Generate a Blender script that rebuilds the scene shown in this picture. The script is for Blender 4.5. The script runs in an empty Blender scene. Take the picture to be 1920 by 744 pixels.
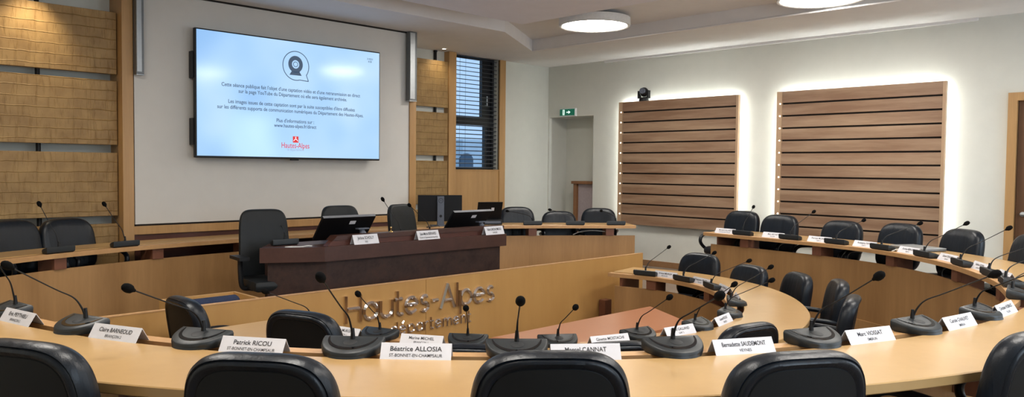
import bpy, bmesh, math, random
from mathutils import Vector, Matrix
random.seed(7)
S = bpy.context.scene
COL = S.collection
PI = math.pi
cos, sin, rad = math.cos, math.sin, math.radians

# ------------------------------------------------------------------ materials
def new_mat(name):
    m = bpy.data.materials.new(name); m.use_nodes = True
    nt = m.node_tree
    return m, nt, nt.nodes['Principled BSDF']

def coords(nt, scale=(1, 1, 1), rot=(0, 0, 0), kind='Object'):
    tc = nt.nodes.new('ShaderNodeTexCoord'); mp = nt.nodes.new('ShaderNodeMapping')
    mp.inputs['Scale'].default_value = scale; mp.inputs['Rotation'].default_value = rot
    nt.links.new(tc.outputs[kind], mp.inputs['Vector'])
    return mp.outputs['Vector']

def noise(nt, vec, scale=5, detail=4, rough=.55):
    n = nt.nodes.new('ShaderNodeTexNoise')
    n.inputs['Scale'].default_value = scale; n.inputs['Detail'].default_value = detail
    n.inputs['Roughness'].default_value = rough
    nt.links.new(vec, n.inputs['Vector'])
    return n.outputs['Fac']

def ramp(nt, fac, stops):
    r = nt.nodes.new('ShaderNodeValToRGB')
    el = r.color_ramp.elements
    el[0].position, el[0].color = stops[0][0], (*stops[0][1], 1)
    el[1].position, el[1].color = stops[-1][0], (*stops[-1][1], 1)
    for p, c in stops[1:-1]:
        e = el.new(p); e.color = (*c, 1)
    nt.links.new(fac, r.inputs['Fac'])
    return r.outputs['Color']

def bump(nt, b, height, strength=.3, dist=.01):
    n = nt.nodes.new('ShaderNodeBump')
    n.inputs['Strength'].default_value = strength; n.inputs['Distance'].default_value = dist
    nt.links.new(height, n.inputs['Height']); nt.links.new(n.outputs['Normal'], b.inputs['Normal'])

def math_node(nt, op, a, b=None):
    n = nt.nodes.new('ShaderNodeMath'); n.operation = op
    for i, v in enumerate((a, b)):
        if v is None: continue
        if isinstance(v, (int, float)): n.inputs[i].default_value = v
        else: nt.links.new(v, n.inputs[i])
    return n.outputs[0]

def plain(name, c, rough=.5, metal=0, nz=.06, scale=30, spec=.5, bmp=0):
    m, nt, b = new_mat(name)
    f = noise(nt, coords(nt), scale)
    nt.links.new(ramp(nt, f, [(.3, tuple(x*(1-nz) for x in c)), (.7, tuple(min(1, x*(1+nz)) for x in c))]), b.inputs['Base Color'])
    b.inputs['Roughness'].default_value = rough; b.inputs['Metallic'].default_value = metal
    b.inputs['Specular IOR Level'].default_value = spec
    if bmp: bump(nt, b, f, bmp, .004)
    return m

def wood(name, lo, hi, stretch=(8, 8, .6), rough=.4, fine=1.0, coat=0, rot=(0, 0, 0)):
    m, nt, b = new_mat(name)
    v = coords(nt, stretch, rot)
    f1 = noise(nt, v, 1.3, 5, .6)
    v2 = coords(nt, tuple(x*6 for x in stretch), rot)
    f2 = noise(nt, v2, 2.2, 3, .6)
    mix = math_node(nt, 'ADD', math_node(nt, 'MULTIPLY', f1, .75), math_node(nt, 'MULTIPLY', f2, .25*fine))
    mid = tuple((a+c)/2 for a, c in zip(lo, hi))
    nt.links.new(ramp(nt, mix, [(.32, lo), (.5, mid), (.66, hi)]), b.inputs['Base Color'])
    b.inputs['Roughness'].default_value = rough
    if coat:
        b.inputs['Coat Weight'].default_value = coat; b.inputs['Coat Roughness'].default_value = .18
    return m

def emit(name, c, s):
    m, nt, b = new_mat(name)
    b.inputs['Base Color'].default_value = (*[x*.5 for x in c], 1)
    b.inputs['Emission Color'].default_value = (*c, 1); b.inputs['Emission Strength'].default_value = s
    return m

M = {}
M['worktop'] = wood('honey veneer worktop', (.50, .30, .115), (.60, .385, .17), (1.2, 1.2, 1.2), .3, .6, .25)
M['edge'] = wood('beech edge band', (.46, .25, .10), (.58, .335, .15), (3, 3, 3), .4)
M['panel'] = wood('honey veneer panel', (.32, .17, .064), (.46, .26, .105), (3.2, 3.2, .35), .42, .8)
M['barrier'] = wood('golden veneer barrier', (.49, .265, .085), (.57, .325, .11), (2.2, 2.2, .3), .36, .5)
M['post'] = wood('reddish wood post', (.15, .055, .03), (.22, .085, .045), (6, 6, 1), .45)
M['oak'] = wood('oak frame', (.40, .225, .085), (.53, .31, .125), (6, 6, .4), .42)
M['maroon'] = wood('dark red plinth', (.075, .022, .014), (.11, .034, .02), (1, 4, 6), .45)
M['plank'] = wood('pale plank', (.24, .135, .078), (.56, .40, .265), (2, .4, 4.2), .5, .2)
M['plank_side'] = wood('pale plank trim', (.42, .27, .16), (.52, .36, .23), (6, 6, .5), .5)
M['door'] = wood('brown door wood', (.20, .085, .03), (.29, .13, .05), (6, 6, .4), .4)
M['salmon'] = wood('salmon laminate', (.53, .215, .10), (.58, .25, .125), (1, 1, 1), .28, .4, .3)
M['groove'] = plain('groove black', (.012, .008, .006), .8)
M['wall'] = plain('wall paint', (.66, .665, .61), .85, nz=.02, scale=6)
M['white_wall'] = plain('panel paint', (.66, .645, .61), .8, nz=.02, scale=5)
M['acoustic'] = plain('acoustic panel white', (.80, .80, .86), .95, nz=.02, scale=5)
M['ceil'] = plain('ceiling paint', (.76, .745, .74), .9, nz=.02, scale=5)
M['carpet'] = plain('brown carpet', (.20, .15, .11), .95, nz=.2, scale=90, bmp=.4)
M['baseb'] = wood('baseboard wood', (.24, .13, .06), (.33, .18, .085), (3, 3, 3), .5)
M['black'] = plain('black plastic', (.006, .006, .007), .45, spec=.35)
M['blackmat'] = plain('black foam', (.004, .004, .004), .95, bmp=.5, scale=300, spec=.1)
M['mic'] = plain('charcoal plastic', (.014, .0175, .0195), .46, nz=.12, scale=160)
M['micdark'] = plain('gloss black strip', (.004, .004, .005), .12)
M['grille'] = plain('speaker grille', (.012, .013, .014), .6, nz=.4, scale=400)
M['white_plastic'] = plain('white plastic', (.75, .76, .76), .4)
M['paper'] = plain('white card', (.72, .72, .76), .5, nz=.02)
M['ink'] = plain('black ink', (.03, .03, .035), .6)
M['alu'] = plain('silver grey aluminium', (.42, .44, .45), .4, .6, nz=.04)
M['alud'] = plain('dark grey aluminium', (.16, .17, .175), .45, .5)
M['chrome'] = plain('polished steel', (.80, .74, .70), .14, 1, nz=.05, scale=8)
M['brass'] = plain('brass', (.70, .48, .20), .25, 1)
M['navy'] = plain('navy fabric', (.012, .022, .06), .85, nz=.3, scale=120)
M['greycap'] = plain('grey plastic', (.10, .115, .15), .5)
M['monback'] = plain('monitor back', (.004, .004, .005), .5, spec=.25)
M['monedge'] = plain('monitor edge', (.20, .21, .23), .6)
M['cable_white'] = plain('white cable', (.65, .65, .62), .5)
M['frame_dark'] = plain('dark window frame', (.010, .012, .016), .35)
M['blind'] = plain('slat grey', (.035, .04, .05), .45, nz=.05)
M['facade'] = plain('pale facade', (.62, .70, .76), .9, nz=.06, scale=2)
M['facade_dark'] = plain('blue grey shutter', (.08, .12, .17), .8)
M['door_leaf'] = wood('dark door leaf', (.10, .045, .018), (.16, .07, .028), (5, 5, .4), .45)
M['pink'] = plain('pinkish panel', (.40, .34, .35), .8)
M['green'] = emit('sign green', (.0, .16, .09), .35)
M['signwhite'] = emit('sign white', (.75, .95, .85), .9)
M['lamp'] = emit('lamp diffuser', (1, .95, .88), 32.0)
M['led'] = emit('strip light', (.97, 1, .95), 40.0)
M['dot'] = emit('spot bead', (1, .88, .68), 9.0)
M['lampbody'] = plain('lamp white body', (.70, .69, .67), .5)
M['red'] = emit('screen red', (.62, .03, .035), .8)
M['scr_grey'] = emit('screen slate', (.045, .075, .125), .9)
M['scr_lgrey'] = emit('screen soft slate', (.26, .33, .45), .9)
M['logo_w'] = emit('screen white', (.8, .8, .85), .9)

def leather(name, c, rough, b1=.25, crease=False):
    m, nt, b = new_mat(name)
    f = noise(nt, coords(nt), 260, 2)
    g = noise(nt, coords(nt, (22, 22, 2.5) if crease else (4, 4, 4)), 1.0, 3)
    nt.links.new(ramp(nt, g, [(.3, tuple(x*.8 for x in c)), (.7, tuple(x*1.25 for x in c))]), b.inputs['Base Color'])
    b.inputs['Roughness'].default_value = rough; b.inputs['Specular IOR Level'].default_value = .36
    h = math_node(nt, 'ADD', math_node(nt, 'MULTIPLY', f, .12), math_node(nt, 'MULTIPLY', g, 1.0))
    bump(nt, b, h, b1, .02 if crease else .008)
    return m
M['leather'] = leather('black leather', (.004, .0068, .0115), .36, .18, True)
M['leather_smooth'] = leather('smooth black leather', (.005, .0075, .012), .34, .2)
M['backcloth'] = leather('matte black back', (.003, .004, .005), .65, .1)
M['execcloth'] = leather('charcoal leather', (.008, .010, .0115), .52, .12)

def stone():
    m, nt, b = new_mat('brown stone laminate')
    f = noise(nt, coords(nt), 5, 8, .7); g = noise(nt, coords(nt), 28, 6, .7)
    k = math_node(nt, 'ADD', math_node(nt, 'MULTIPLY', f, .7), math_node(nt, 'MULTIPLY', g, .3))
    nt.links.new(ramp(nt, k, [(.34, (.022, .011, .009)), (.5, (.044, .024, .019)), (.62, (.060, .028, .020)), (.72, (.13, .065, .045))]), b.inputs['Base Color'])
    b.inputs['Roughness'].default_value = .5; b.inputs['Specular IOR Level'].default_value = .3
    return m
M['stone'] = stone()
M['stone_red'] = wood('red brown laminate', (.052, .020, .014), (.078, .032, .022), (3, 3, 3), .42)

def carved():
    m, nt, b = new_mat('carved wood slab')
    tc = nt.nodes.new('ShaderNodeTexCoord'); sp = nt.nodes.new('ShaderNodeSeparateXYZ')
    nt.links.new(tc.outputs['Object'], sp.inputs[0])
    x, z = sp.outputs['X'], sp.outputs['Z']
    wob = math_node(nt, 'MULTIPLY', math_node(nt, 'SUBTRACT', noise(nt, coords(nt), 6, 3), .5), .035)
    def ridge(c, period, width):
        f = math_node(nt, 'FRACT', math_node(nt, 'DIVIDE', math_node(nt, 'ADD', c, wob), period))
        d = math_node(nt, 'ABSOLUTE', math_node(nt, 'SUBTRACT', f, .5))
        return math_node(nt, 'MAXIMUM', math_node(nt, 'SUBTRACT', 1, math_node(nt, 'DIVIDE', d, width)), 0)
    h = ridge(z, .098, .055); v = ridge(x, .155, .018)
    dg = noise(nt, coords(nt, (34, 1, 5), (0, rad(38), 0)), 1.0, 3, .6)
    dgs = math_node(nt, 'MULTIPLY', math_node(nt, 'MAXIMUM', math_node(nt, 'SUBTRACT', dg, .52), 0), 4)
    ht = math_node(nt, 'ADD', math_node(nt, 'ADD', math_node(nt, 'MULTIPLY', h, 1.3), math_node(nt, 'MULTIPLY', v, .3)), math_node(nt, 'MULTIPLY', dgs, -.9))
    cf = math_node(nt, 'ADD', math_node(nt, 'MULTIPLY', noise(nt, coords(nt, (6, 6, 6)), 1, 4), .8), math_node(nt, 'MULTIPLY', dgs, -.22))
    nt.links.new(ramp(nt, cf, [(.15, (.22, .125, .042)), (.6, (.39, .245, .092))]), b.inputs['Base Color'])
    b.inputs['Roughness'].default_value = .55
    bump(nt, b, ht, .6, .010)
    return m
M['carved'] = carved()

def screen():
    m, nt, b = new_mat('screen picture')
    v = coords(nt, (.9, .9, .9), (0, rad(35), 0))
    f = noise(nt, v, .9, 2)
    tc = nt.nodes.new('ShaderNodeTexCoord')
    c = ramp(nt, f, [(.3, (.24, .46, .80)), (.5, (.38, .61, .90)), (.68, (.52, .72, .95))])
    b.inputs['Base Color'].default_value = (.02, .02, .03, 1)
    nt.links.new(c, b.inputs['Emission Color']); b.inputs['Emission Strength'].default_value = .95
    b.inputs['Roughness'].default_value = .12
    return m
M['screen'] = screen()

def glass():
    m, nt, b = new_mat('window glass')
    b.inputs['Base Color'].default_value = (.9, .95, 1, 1); b.inputs['Transmission Weight'].default_value = 1
    b.inputs['Roughness'].default_value = .0; b.inputs['IOR'].default_value = .95
    noise(nt, coords(nt), 3)
    return m
M['glass'] = glass()

# ------------------------------------------------------------------ helpers
def link(name, bm, mat, parent=None, smooth=False, extra=None, at=None):
    """one mesh object; with at= the vertices are moved so that 'at' is the origin"""
    if at is not None: bmesh.ops.translate(bm, verts=bm.verts, vec=-Vector(at))
    me = bpy.data.meshes.new(name)
    bmesh.ops.recalc_face_normals(bm, faces=bm.faces)
    bm.to_mesh(me); bm.free()
    me.materials.append(mat)
    if extra:
        for x in extra: me.materials.append(x)
    if smooth:
        for p in me.polygons: p.use_smooth = True
        me.set_sharp_from_angle(angle=rad(smooth if smooth is not True else 50))
    o = bpy.data.objects.new(name, me); COL.objects.link(o)
    if parent is not None: o.parent = parent
    elif at is not None: o.location = at
    return o

def thing(name, label, cat, loc=(0, 0, 0), rz=0, group=None):
    o = bpy.data.objects.new(name, None); COL.objects.link(o)
    o.empty_display_size = .1
    o.location = loc; o.rotation_euler = (0, 0, rz)
    o['label'] = label; o['category'] = cat
    if group: o['group'] = group
    return o

def tag(o, label, cat, group=None):
    o['label'] = label; o['category'] = cat
    if group: o['group'] = group
    return o

def struct(o):
    o['kind'] = 'structure'; return o

def dup(o, parent=None):
    c = o.copy(); COL.objects.link(c)
    if parent is not None: c.parent = parent
    for ch in list(o.children): dup(ch, c)
    return c

def B(bm, x0, y0, z0, x1, y1, z1):
    vs = [bm.verts.new((x, y, z)) for x in (x0, x1) for y in (y0, y1) for z in (z0, z1)]
    for f in ((0, 1, 3, 2), (4, 6, 7, 5), (0, 4, 5, 1), (2, 3, 7, 6), (0, 2, 6, 4), (1, 5, 7, 3)):
        bm.faces.new([vs[i] for i in f])
    return vs

def box(x0, y0, z0, x1, y1, z1, bev=0):
    bm = bmesh.new(); B(bm, x0, y0, z0, x1, y1, z1)
    if bev: bmesh.ops.bevel(bm, geom=list(bm.edges), offset=bev, segments=2, affect='EDGES', profile=.5)
    return bm

def prism(bm, pts, z0, z1):
    """vertical prism over a polygon"""
    a = [bm.verts.new((p[0], p[1], z0)) for p in pts]; b = [bm.verts.new((p[0], p[1], z1)) for p in pts]
    n = len(pts)
    bm.faces.new(a[::-1]); bm.faces.new(b)
    for i in range(n): bm.faces.new((a[i], a[(i+1) % n], b[(i+1) % n], b[i]))

def tube(bm, pts, r, n=10, caps=True):
    """swept tube; r number or list"""
    pts = [Vector(p) for p in pts]; N = len(pts)
    rs = r if isinstance(r, (list, tuple)) else [r]*N
    t0 = (pts[1]-pts[0]).normalized()
    up = Vector((0, 0, 1)) if abs(t0.z) < .9 else Vector((1, 0, 0))
    u = t0.cross(up).normalized(); rings = []
    for i, p in enumerate(pts):
        t = (pts[min(i+1, N-1)]-pts[max(i-1, 0)]).normalized()
        u = (u - t*u.dot(t)).normalized(); v = t.cross(u)
        rings.append([bm.verts.new(p+(u*cos(2*PI*k/n)+v*sin(2*PI*k/n))*rs[i]) for k in range(n)])
    for i in range(N-1):
        for k in range(n):
            bm.faces.new((rings[i][k], rings[i][(k+1) % n], rings[i+1][(k+1) % n], rings[i+1][k]))
    if caps: bm.faces.new(rings[0][::-1]); bm.faces.new(rings[-1])

def lathe(bm, prof, c=(0, 0, 0), n=24, axis=None):
    """surface of revolution about z through c, profile of (r, z), closed at the ends"""
    mat = Matrix.Identity(3) if axis is None else Vector((0, 0, 1)).rotation_difference(Vector(axis)).to_matrix()
    c = Vector(c); rings = []
    for r, z in prof:
        if r < 1e-6: rings.append([bm.verts.new(c+mat@Vector((0, 0, z)))])
        else: rings.append([bm.verts.new(c+mat@Vector((r*cos(2*PI*k/n), r*sin(2*PI*k/n), z))) for k in range(n)])
    for a, b in zip(rings, rings[1:]):
        for k in range(n):
            k2 = (k+1) % n
            if len(a) == 1 and len(b) == 1: continue
            if len(a) == 1: bm.faces.new((a[0], b[k2], b[k]))
            elif len(b) == 1: bm.faces.new((a[k], a[k2], b[0]))
            else: bm.faces.new((a[k], a[k2], b[k2], b[k]))
    if len(rings[0]) > 1: bm.faces.new(rings[0][::-1])
    if len(rings[-1]) > 1: bm.faces.new(rings[-1])

def catmull(P, n=16):
    P = [Vector(p) for p in P]; Q = [2*P[0]-P[1]]+P+[2*P[-1]-P[-2]]; out = []
    for i in range(1, len(Q)-2):
        a, b, c, d = Q[i-1:i+3]
        for k in range(n):
            t = k/n
            out.append(.5*((2*b)+(c-a)*t+(2*a-5*b+4*c-d)*t*t+(3*b-a-3*c+d)*t**3))
    out.append(P[-1]); return out

def text_bm(body, size, bold=0.0, sx=1.0, shear=0):
    """flat lettering in the xy plane, centred, as a bmesh"""
    cu = bpy.data.curves.new('lettering', 'FONT'); cu.body = body; cu.size = size
    cu.align_x = 'CENTER'; cu.align_y = 'CENTER'; cu.offset = bold; cu.resolution_u = 3; cu.shear = shear
    ob = bpy.data.objects.new('lettering', cu); COL.objects.link(ob)
    dg = bpy.context.evaluated_depsgraph_get(); dg.update()
    me = bpy.data.meshes.new_from_object(ob.evaluated_get(dg))
    bm = bmesh.new(); bm.from_mesh(me)
    bpy.data.objects.remove(ob); bpy.data.curves.remove(cu); bpy.data.meshes.remove(me)
    if sx != 1.0: bmesh.ops.scale(bm, verts=bm.verts, vec=(sx, 1, 1))
    return bm

def fit_text(body, width, height=None, bold=0):
    bm = text_bm(body, .1, bold)
    xs = [v.co.x for v in bm.verts]
    w = max(xs)-min(xs); cx = (max(xs)+min(xs))/2
    k = width/w
    ky = k if height is None else height/.0695
    for v in bm.verts: v.co.x = (v.co.x-cx)*k; v.co.y *= ky
    return bm
ORD = ['first', 'second', 'third', 'fourth', 'fifth', 'sixth', 'seventh', 'eighth', 'ninth', 'tenth', 'eleventh', 'twelfth']
DAY = 34
# ------------------------------------------------------------------ room shell
XR, YF, ZS, ZT = 10.08, 9.2, 3.28, 3.45      # right wall, far wall, soffit, tray ceiling
X0, Y0, PIT = -1.0, -1.0, -.35
OUT = [(8.32,5.01),(8.20,4.19),(8.0,3.25),(7.68,2.6),(7.17,2.03),(6.51,1.58),(5.95,1.32),(5.3,1.16),(4.53,1.17),(3.85,1.30),(3.21,1.54),(2.61,1.89),(2.09,2.34),(1.63,2.87),(1.29,3.46),(1.05,4.15),(.94,4.9),(.95,5.6)]
FRO = [(.75,6.35),(1.44,7.05),(2.47,7.46),(3.65,7.63),(4.85,7.67),(6.0,7.58),(7.2,7.22),(8.58,6.2)]
INN = [(6.55,5.09),(6.64,4.5),(6.48,3.95),(6.12,3.5),(5.6,3.14),(5.15,2.98),(4.7,2.93),(4.25,3.0),(3.77,3.15),(3.3,3.55),(2.98,4.05),(2.82,4.6),(2.8,5.12)]
CEN = Vector((4.65, 4.3))

def ring_frame(pts):
    P = catmull(pts, 10); N = []
    for i in range(len(P)):
        t = (P[min(i+1, len(P)-1)]-P[max(i-1, 0)]).normalized()
        n = Vector((t.y, -t.x))
        if n.dot(P[i]-CEN) < 0: n = -n
        N.append(n)
    return P, N

def sweep(bm, P, N, prof, i0=0, i1=None):
    """profile of (offset, z) swept along the ring, capped"""
    i1 = len(P) if i1 is None else i1
    rows = []
    for i in range(i0, i1):
        rows.append([bm.verts.new((P[i].x+N[i].x*o, P[i].y+N[i].y*o, z)) for o, z in prof])
    n = len(prof)
    for a, b in zip(rows, rows[1:]):
        for k in range(n): bm.faces.new((a[k], a[(k+1) % n], b[(k+1) % n], b[k]))
    bm.faces.new(rows[0][::-1]); bm.faces.new(rows[-1])

OP, ON = ring_frame(OUT); FP, FN = ring_frame(FRO); IP, IN_ = ring_frame(INN)

def poly_with_hole(outer, hole, z):
    bm = bmesh.new(); ed = []
    for loop in (outer, hole):
        vs = [bm.verts.new((p[0], p[1], z)) for p in loop]
        ed += [bm.edges.new((vs[i], vs[(i+1) % len(vs)])) for i in range(len(vs))]
    bmesh.ops.triangle_fill(bm, edges=ed, use_beauty=True)
    return bm

pit = [tuple(p+n*.05) for p, n in zip(OP, ON)]
pit = [p for p in pit if p[1] < 5.46] + [(.99, 5.49), (7.73, 5.49)]
outer = [(X0, Y0), (XR+.6, Y0), (XR+.6, YF+.3), (X0, YF+.3)]
fl = poly_with_hole(outer, pit, 0)
vs = [[fl.verts.new((p[0], p[1], z)) for z in (0, PIT)] for p in pit]
for a, b in zip(vs, vs[1:]+vs[:1]): fl.faces.new((a[0], b[0], b[1], a[1]))
fl.faces.new([v[1] for v in vs])
struct(link('floor', fl, M['carpet']))

# far wall: left part stands forward behind the carved slabs
bm = bmesh.new()
B(bm, X0, 8.55, 0, 2.72, 8.65, ZT+.1)
B(bm, 6.34, YF, 0, 7.91, YF+.3, ZT+.1)
B(bm, 8.87, YF, 0, XR+.1, YF+.3, ZT+.1)
B(bm, 7.91, YF+.02, 0, 8.87, YF+.3, 1.48)
B(bm, 7.91, YF+.02, 3.31, 8.87, YF+.3, ZT+.1)
B(bm, 6.34, 8.32, 0, 6.38, YF, ZT+.1)
struct(link('wall_front', bm, M['wall']))
bm = box(2.83, 8.22, .90, 6.28, 8.34, ZS)
struct(link('wall_screen', bm, M['white_wall']))
bm = box(2.83, 8.235, .88, 6.28, 8.34, .90)
struct(link('trim_shadow', bm, M['groove']))
struct(link('trim_bottom', box(2.76, 8.205, .795, 6.28, 8.34, .88, .004), M['oak']))
struct(link('baseboard_front', box(2.72, 8.23, 0, 6.36, 8.36, .795), M['maroon']))
struct(link('trim_left', box(2.71, 8.20, 0, 2.815, 8.55, ZS, .003), M['oak']))
struct(link('trim_right', box(6.28, 8.20, 0, 6.385, 8.32, ZS, .003), M['oak']))
struct(link('trim_head', box(2.83, 8.214, ZS-.02, 6.28, 8.23, ZS-.001), M['groove']))

# right wall with its doorway niche and the door
NY0, NY1, NZ = 8.18, 9.17, 2.40
bm = bmesh.new()
B(bm, XR, Y0, 0, XR+.12, 1.15, ZT+.1)
B(bm, XR, 1.15, 2.33, XR+.12, 2.13, ZT+.1)
B(bm, XR, 2.13, 0, XR+.12, NY0, ZT+.1)
B(bm, XR, NY0, NZ, XR+.5, NY1, ZT+.1)
B(bm, XR, NY1, 0, XR+.5, YF+.1, ZT+.1)
B(bm, XR+.46, NY0-.1, 0, XR+.58, NY1, NZ+.1)
B(bm, XR+.1, NY0-.1, 0, XR+.5, NY0, NZ+.1)
struct(link('wall_right', bm, M['wall']))
struct(link('wall_left', box(X0-.1, Y0, 0, X0, 8.6, ZT+.1), M['wall']))
bm = bmesh.new(); xs = [X0]
for c in (2.2, 5.4, 8.6):
    B(bm, xs[-1], Y0-.1, 0, c-.6, Y0, ZT+.1); B(bm, c-.6, Y0-.1, 0, c+.6, Y0, .95); B(bm, c-.6, Y0-.1, 2.75, c+.6, Y0, ZT+.1); xs.append(c+.6)
B(bm, xs[-1], Y0-.1, 0, XR+.1, Y0, ZT+.1)
struct(link('wall_back', bm, M['wall']))
for i, c in enumerate((2.2, 5.4, 8.6)):
    w_ = struct(bpy.data.objects.new(f'window_{i+2}', None)); COL.objects.link(w_); w_.location = (c, Y0-.06, .95)
    bm = bmesh.new(); B(bm, -.6, -.03, 0, -.55, .03, 1.8); B(bm, .55, -.03, 0, .6, .03, 1.8); B(bm, -.55, -.03, 0, .55, .03, .05); B(bm, -.55, -.03, 1.75, .55, .03, 1.8); B(bm, -.025, -.03, .05, .025, .03, 1.75)
    link('window_frame', bm, M['oak'], w_); link('window_pane', box(-.55, -.006, .05, .55, .006, 1.75), M['glass'], w_)
    l = bpy.data.lights.new('daylight', 'AREA'); l.shape = 'RECTANGLE'; l.size = 1.1; l.size_y = 1.7; l.energy = DAY; l.color = (.74, .87, 1)
    o = bpy.data.objects.new('daylight', l); COL.objects.link(o); o.location = (c, Y0-.02, 1.85); o.rotation_euler = (rad(-90+180), 0, 0)
struct(link('baseboard_right', box(XR-.02, 2.22, 0, XR, NY0, .09, .003), M['baseb']))
d = struct(bpy.data.objects.new('door_1', None)); COL.objects.link(d); d.location = (XR, 1.64, 0)
bm = bmesh.new()
B(bm, -.05, -.58, 0, .12, -.49, 2.40); B(bm, -.05, .49, 0, .12, .58, 2.40); B(bm, -.05, -.49, 2.31, .12, .49, 2.40)
link('door_frame', bm, M['oak'], d)
bm = box(.02, -.49, 0, .07, .49, 2.31)
B(bm, .01, -.38, .15, .03, .38, 1.0); B(bm, .01, -.38, 1.15, .03, .38, 2.18)
link('door_leaf', bm, M['door_leaf'], d)
bm = bmesh.new(); lathe(bm, [(0, 0), (.026, 0), (.026, .012), (.01, .016), (.01, .05), (0, .05)], (.02, .42, 1.05), 14, (-1, 0, 0)); tube(bm, [(-.03, .43, 1.05), (-.03, .30, 1.05)], .01, 8)
link('door_handle', bm, M['alu'], d, 40)

# ceiling: soffit round a raised tray
tray = [(.2, .1), (8.55, .1), (8.53, 8.13), (7.1, 7.26), (.2, 7.26)]
bm = poly_with_hole([(X0, Y0), (XR+.1, Y0), (XR+.1, YF+.1), (X0, YF+.1)], tray, ZS)
tv = [[bm.verts.new((p[0], p[1], z)) for z in (ZS, ZT)] for p in tray]
for a, b in zip(tv, tv[1:]+tv[:1]): bm.faces.new((a[0], b[0], b[1], a[1]))
bm.faces.new([v[1] for v in tv])
struct(link('ceiling', bm, M['ceil']))
# rounded lip along the right side of the tray and a shallow wall recess line
bm = bmesh.new(); tube(bm, [(8.545, .1, ZS+.004), (8.53, 8.12, ZS+.004)], .012, 8)
struct(link('trim_tray', bm, M['ceil'], None, 60))
struct(link('trim_wall', box(XR-.03, 2.55, ZS-.035, XR, 7.95, ZS, .004), M['ceil']))

# ------------------------------------------------------------------ window, blind, building outside
w = struct(bpy.data.objects.new('window_1', None)); COL.objects.link(w); w.location = (8.41, YF, 1.48)
bm = bmesh.new()
B(bm, -.50, .12, 0, -.46, .20, 1.83); B(bm, .41, .12, 0, .46, .20, 1.83)
B(bm, -.46, .12, 0, .41, .20, .03); B(bm, -.46, .12, 1.78, .41, .20, 1.83)
B(bm, -.46, .12, .72, .41, .20, .86)
link('window_frame', bm, M['frame_dark'], w)
bm = bmesh.new()
B(bm, .20, .13, .86, .25, .19, 1.78); B(bm, .25, .15, .86, .41, .17, 1.78); B(bm, .27, .13, .03, .31, .19, .72); B(bm, .34, .14, .03, .41, .18, .72)
link('casement', bm, M['frame_dark'], w)
link('window_pane', box(-.46, .155, .03, .41, .165, 1.78), M['glass'], w)
bm = bmesh.new(); tube(bm, [(.28, .135, 1.05), (.28, .09, 1.05), (.28, .09, 1.2)], .012, 8)
link('window_handle', bm, M['alu'], w, 40)
b = thing('venetian_blind', 'dark venetian blind with thin open slats hanging over the window', 'blind', (8.41, YF, 1.49))
bm = bmesh.new()
for k in range(27):
    z = .02+k*.0665
    a = rad(12); c, s = .022*cos(a), .022*sin(a)
    vv = [bm.verts.new(p) for p in ((-.55, .06-c, z-s), (.45, .06-c, z-s), (.45, .06+c, z+s), (-.55, .06+c, z+s),
                                    (-.55, .06-c, z-s+.010), (.45, .06-c, z-s+.010), (.45, .06+c, z+s+.010), (-.55, .06+c, z+s+.010))]
    for f in ((3, 2, 1, 0), (4, 5, 6, 7), (0, 1, 5, 4), (1, 2, 6, 5), (2, 3, 7, 6), (3, 0, 4, 7)): bm.faces.new([vv[i] for i in f])
link('slats', bm, M['blind'], b)
link('head_rail', box(-.555, .035, 1.79, .455, .085, 1.82), M['blind'], b)
bm = bmesh.new()
for x in (-.36, -.24, .36): tube(bm, [(x, .036, .02), (x, .036, 1.79)], .002, 5)
link('cord', bm, M['blind'], b)
struct(link('trim_1', box(7.70, YF-.12, 0, 7.845, YF+.02, ZS, .003), M['oak']))
struct(link('trim_2', box(8.87, YF-.03, 0, 9.0, YF+.02, ZS, .003), M['oak']))
struct(link('trim_3', box(7.845, YF-.01, 0, 8.87, YF+.02, 1.48), M['oak']))
struct(link('window_sill', box(7.845, YF-.02, 1.465, 8.87, YF+.2, 1.482), M['oak']))
h = thing('building', 'pale blue grey building seen outside through the window blind', 'building', (12, 14.5, -4))
bm = bmesh.new(); B(bm, -7, 0, 0, -.75, 3, 12); B(bm, .4, -.4, 0, 8, 3, 6.2)
link('facade_wall', bm, M['facade'], h)
bm = bmesh.new()
for x in (-1.75, -.2+.7):
    prism_pts = [(-.2, 0), (.2, 0), (.2, .8)]+[(.2*cos(t), .8+.16*sin(t)) for t in [i*PI/8 for i in range(1, 8)]]+[(-.2, .8)]
    a = [bm.verts.new((x+p[0], -.05 if x < 0 else -.45, 4.9+p[1])) for p in prism_pts]; c = [bm.verts.new((x+p[0], .05 if x < 0 else -.38, 4.9+p[1])) for p in prism_pts]
    bm.faces.new(a); bm.faces.new(c[::-1])
    for i in range(len(a)): bm.faces.new((a[i], a[(i+1) % len(a)], c[(i+1) % len(a)], c[i]))
link('shutters', bm, M['facade_dark'], h)
struct(link('ground', box(4, 9.6, -4.2, 22, 20, -4), M['facade']))

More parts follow.
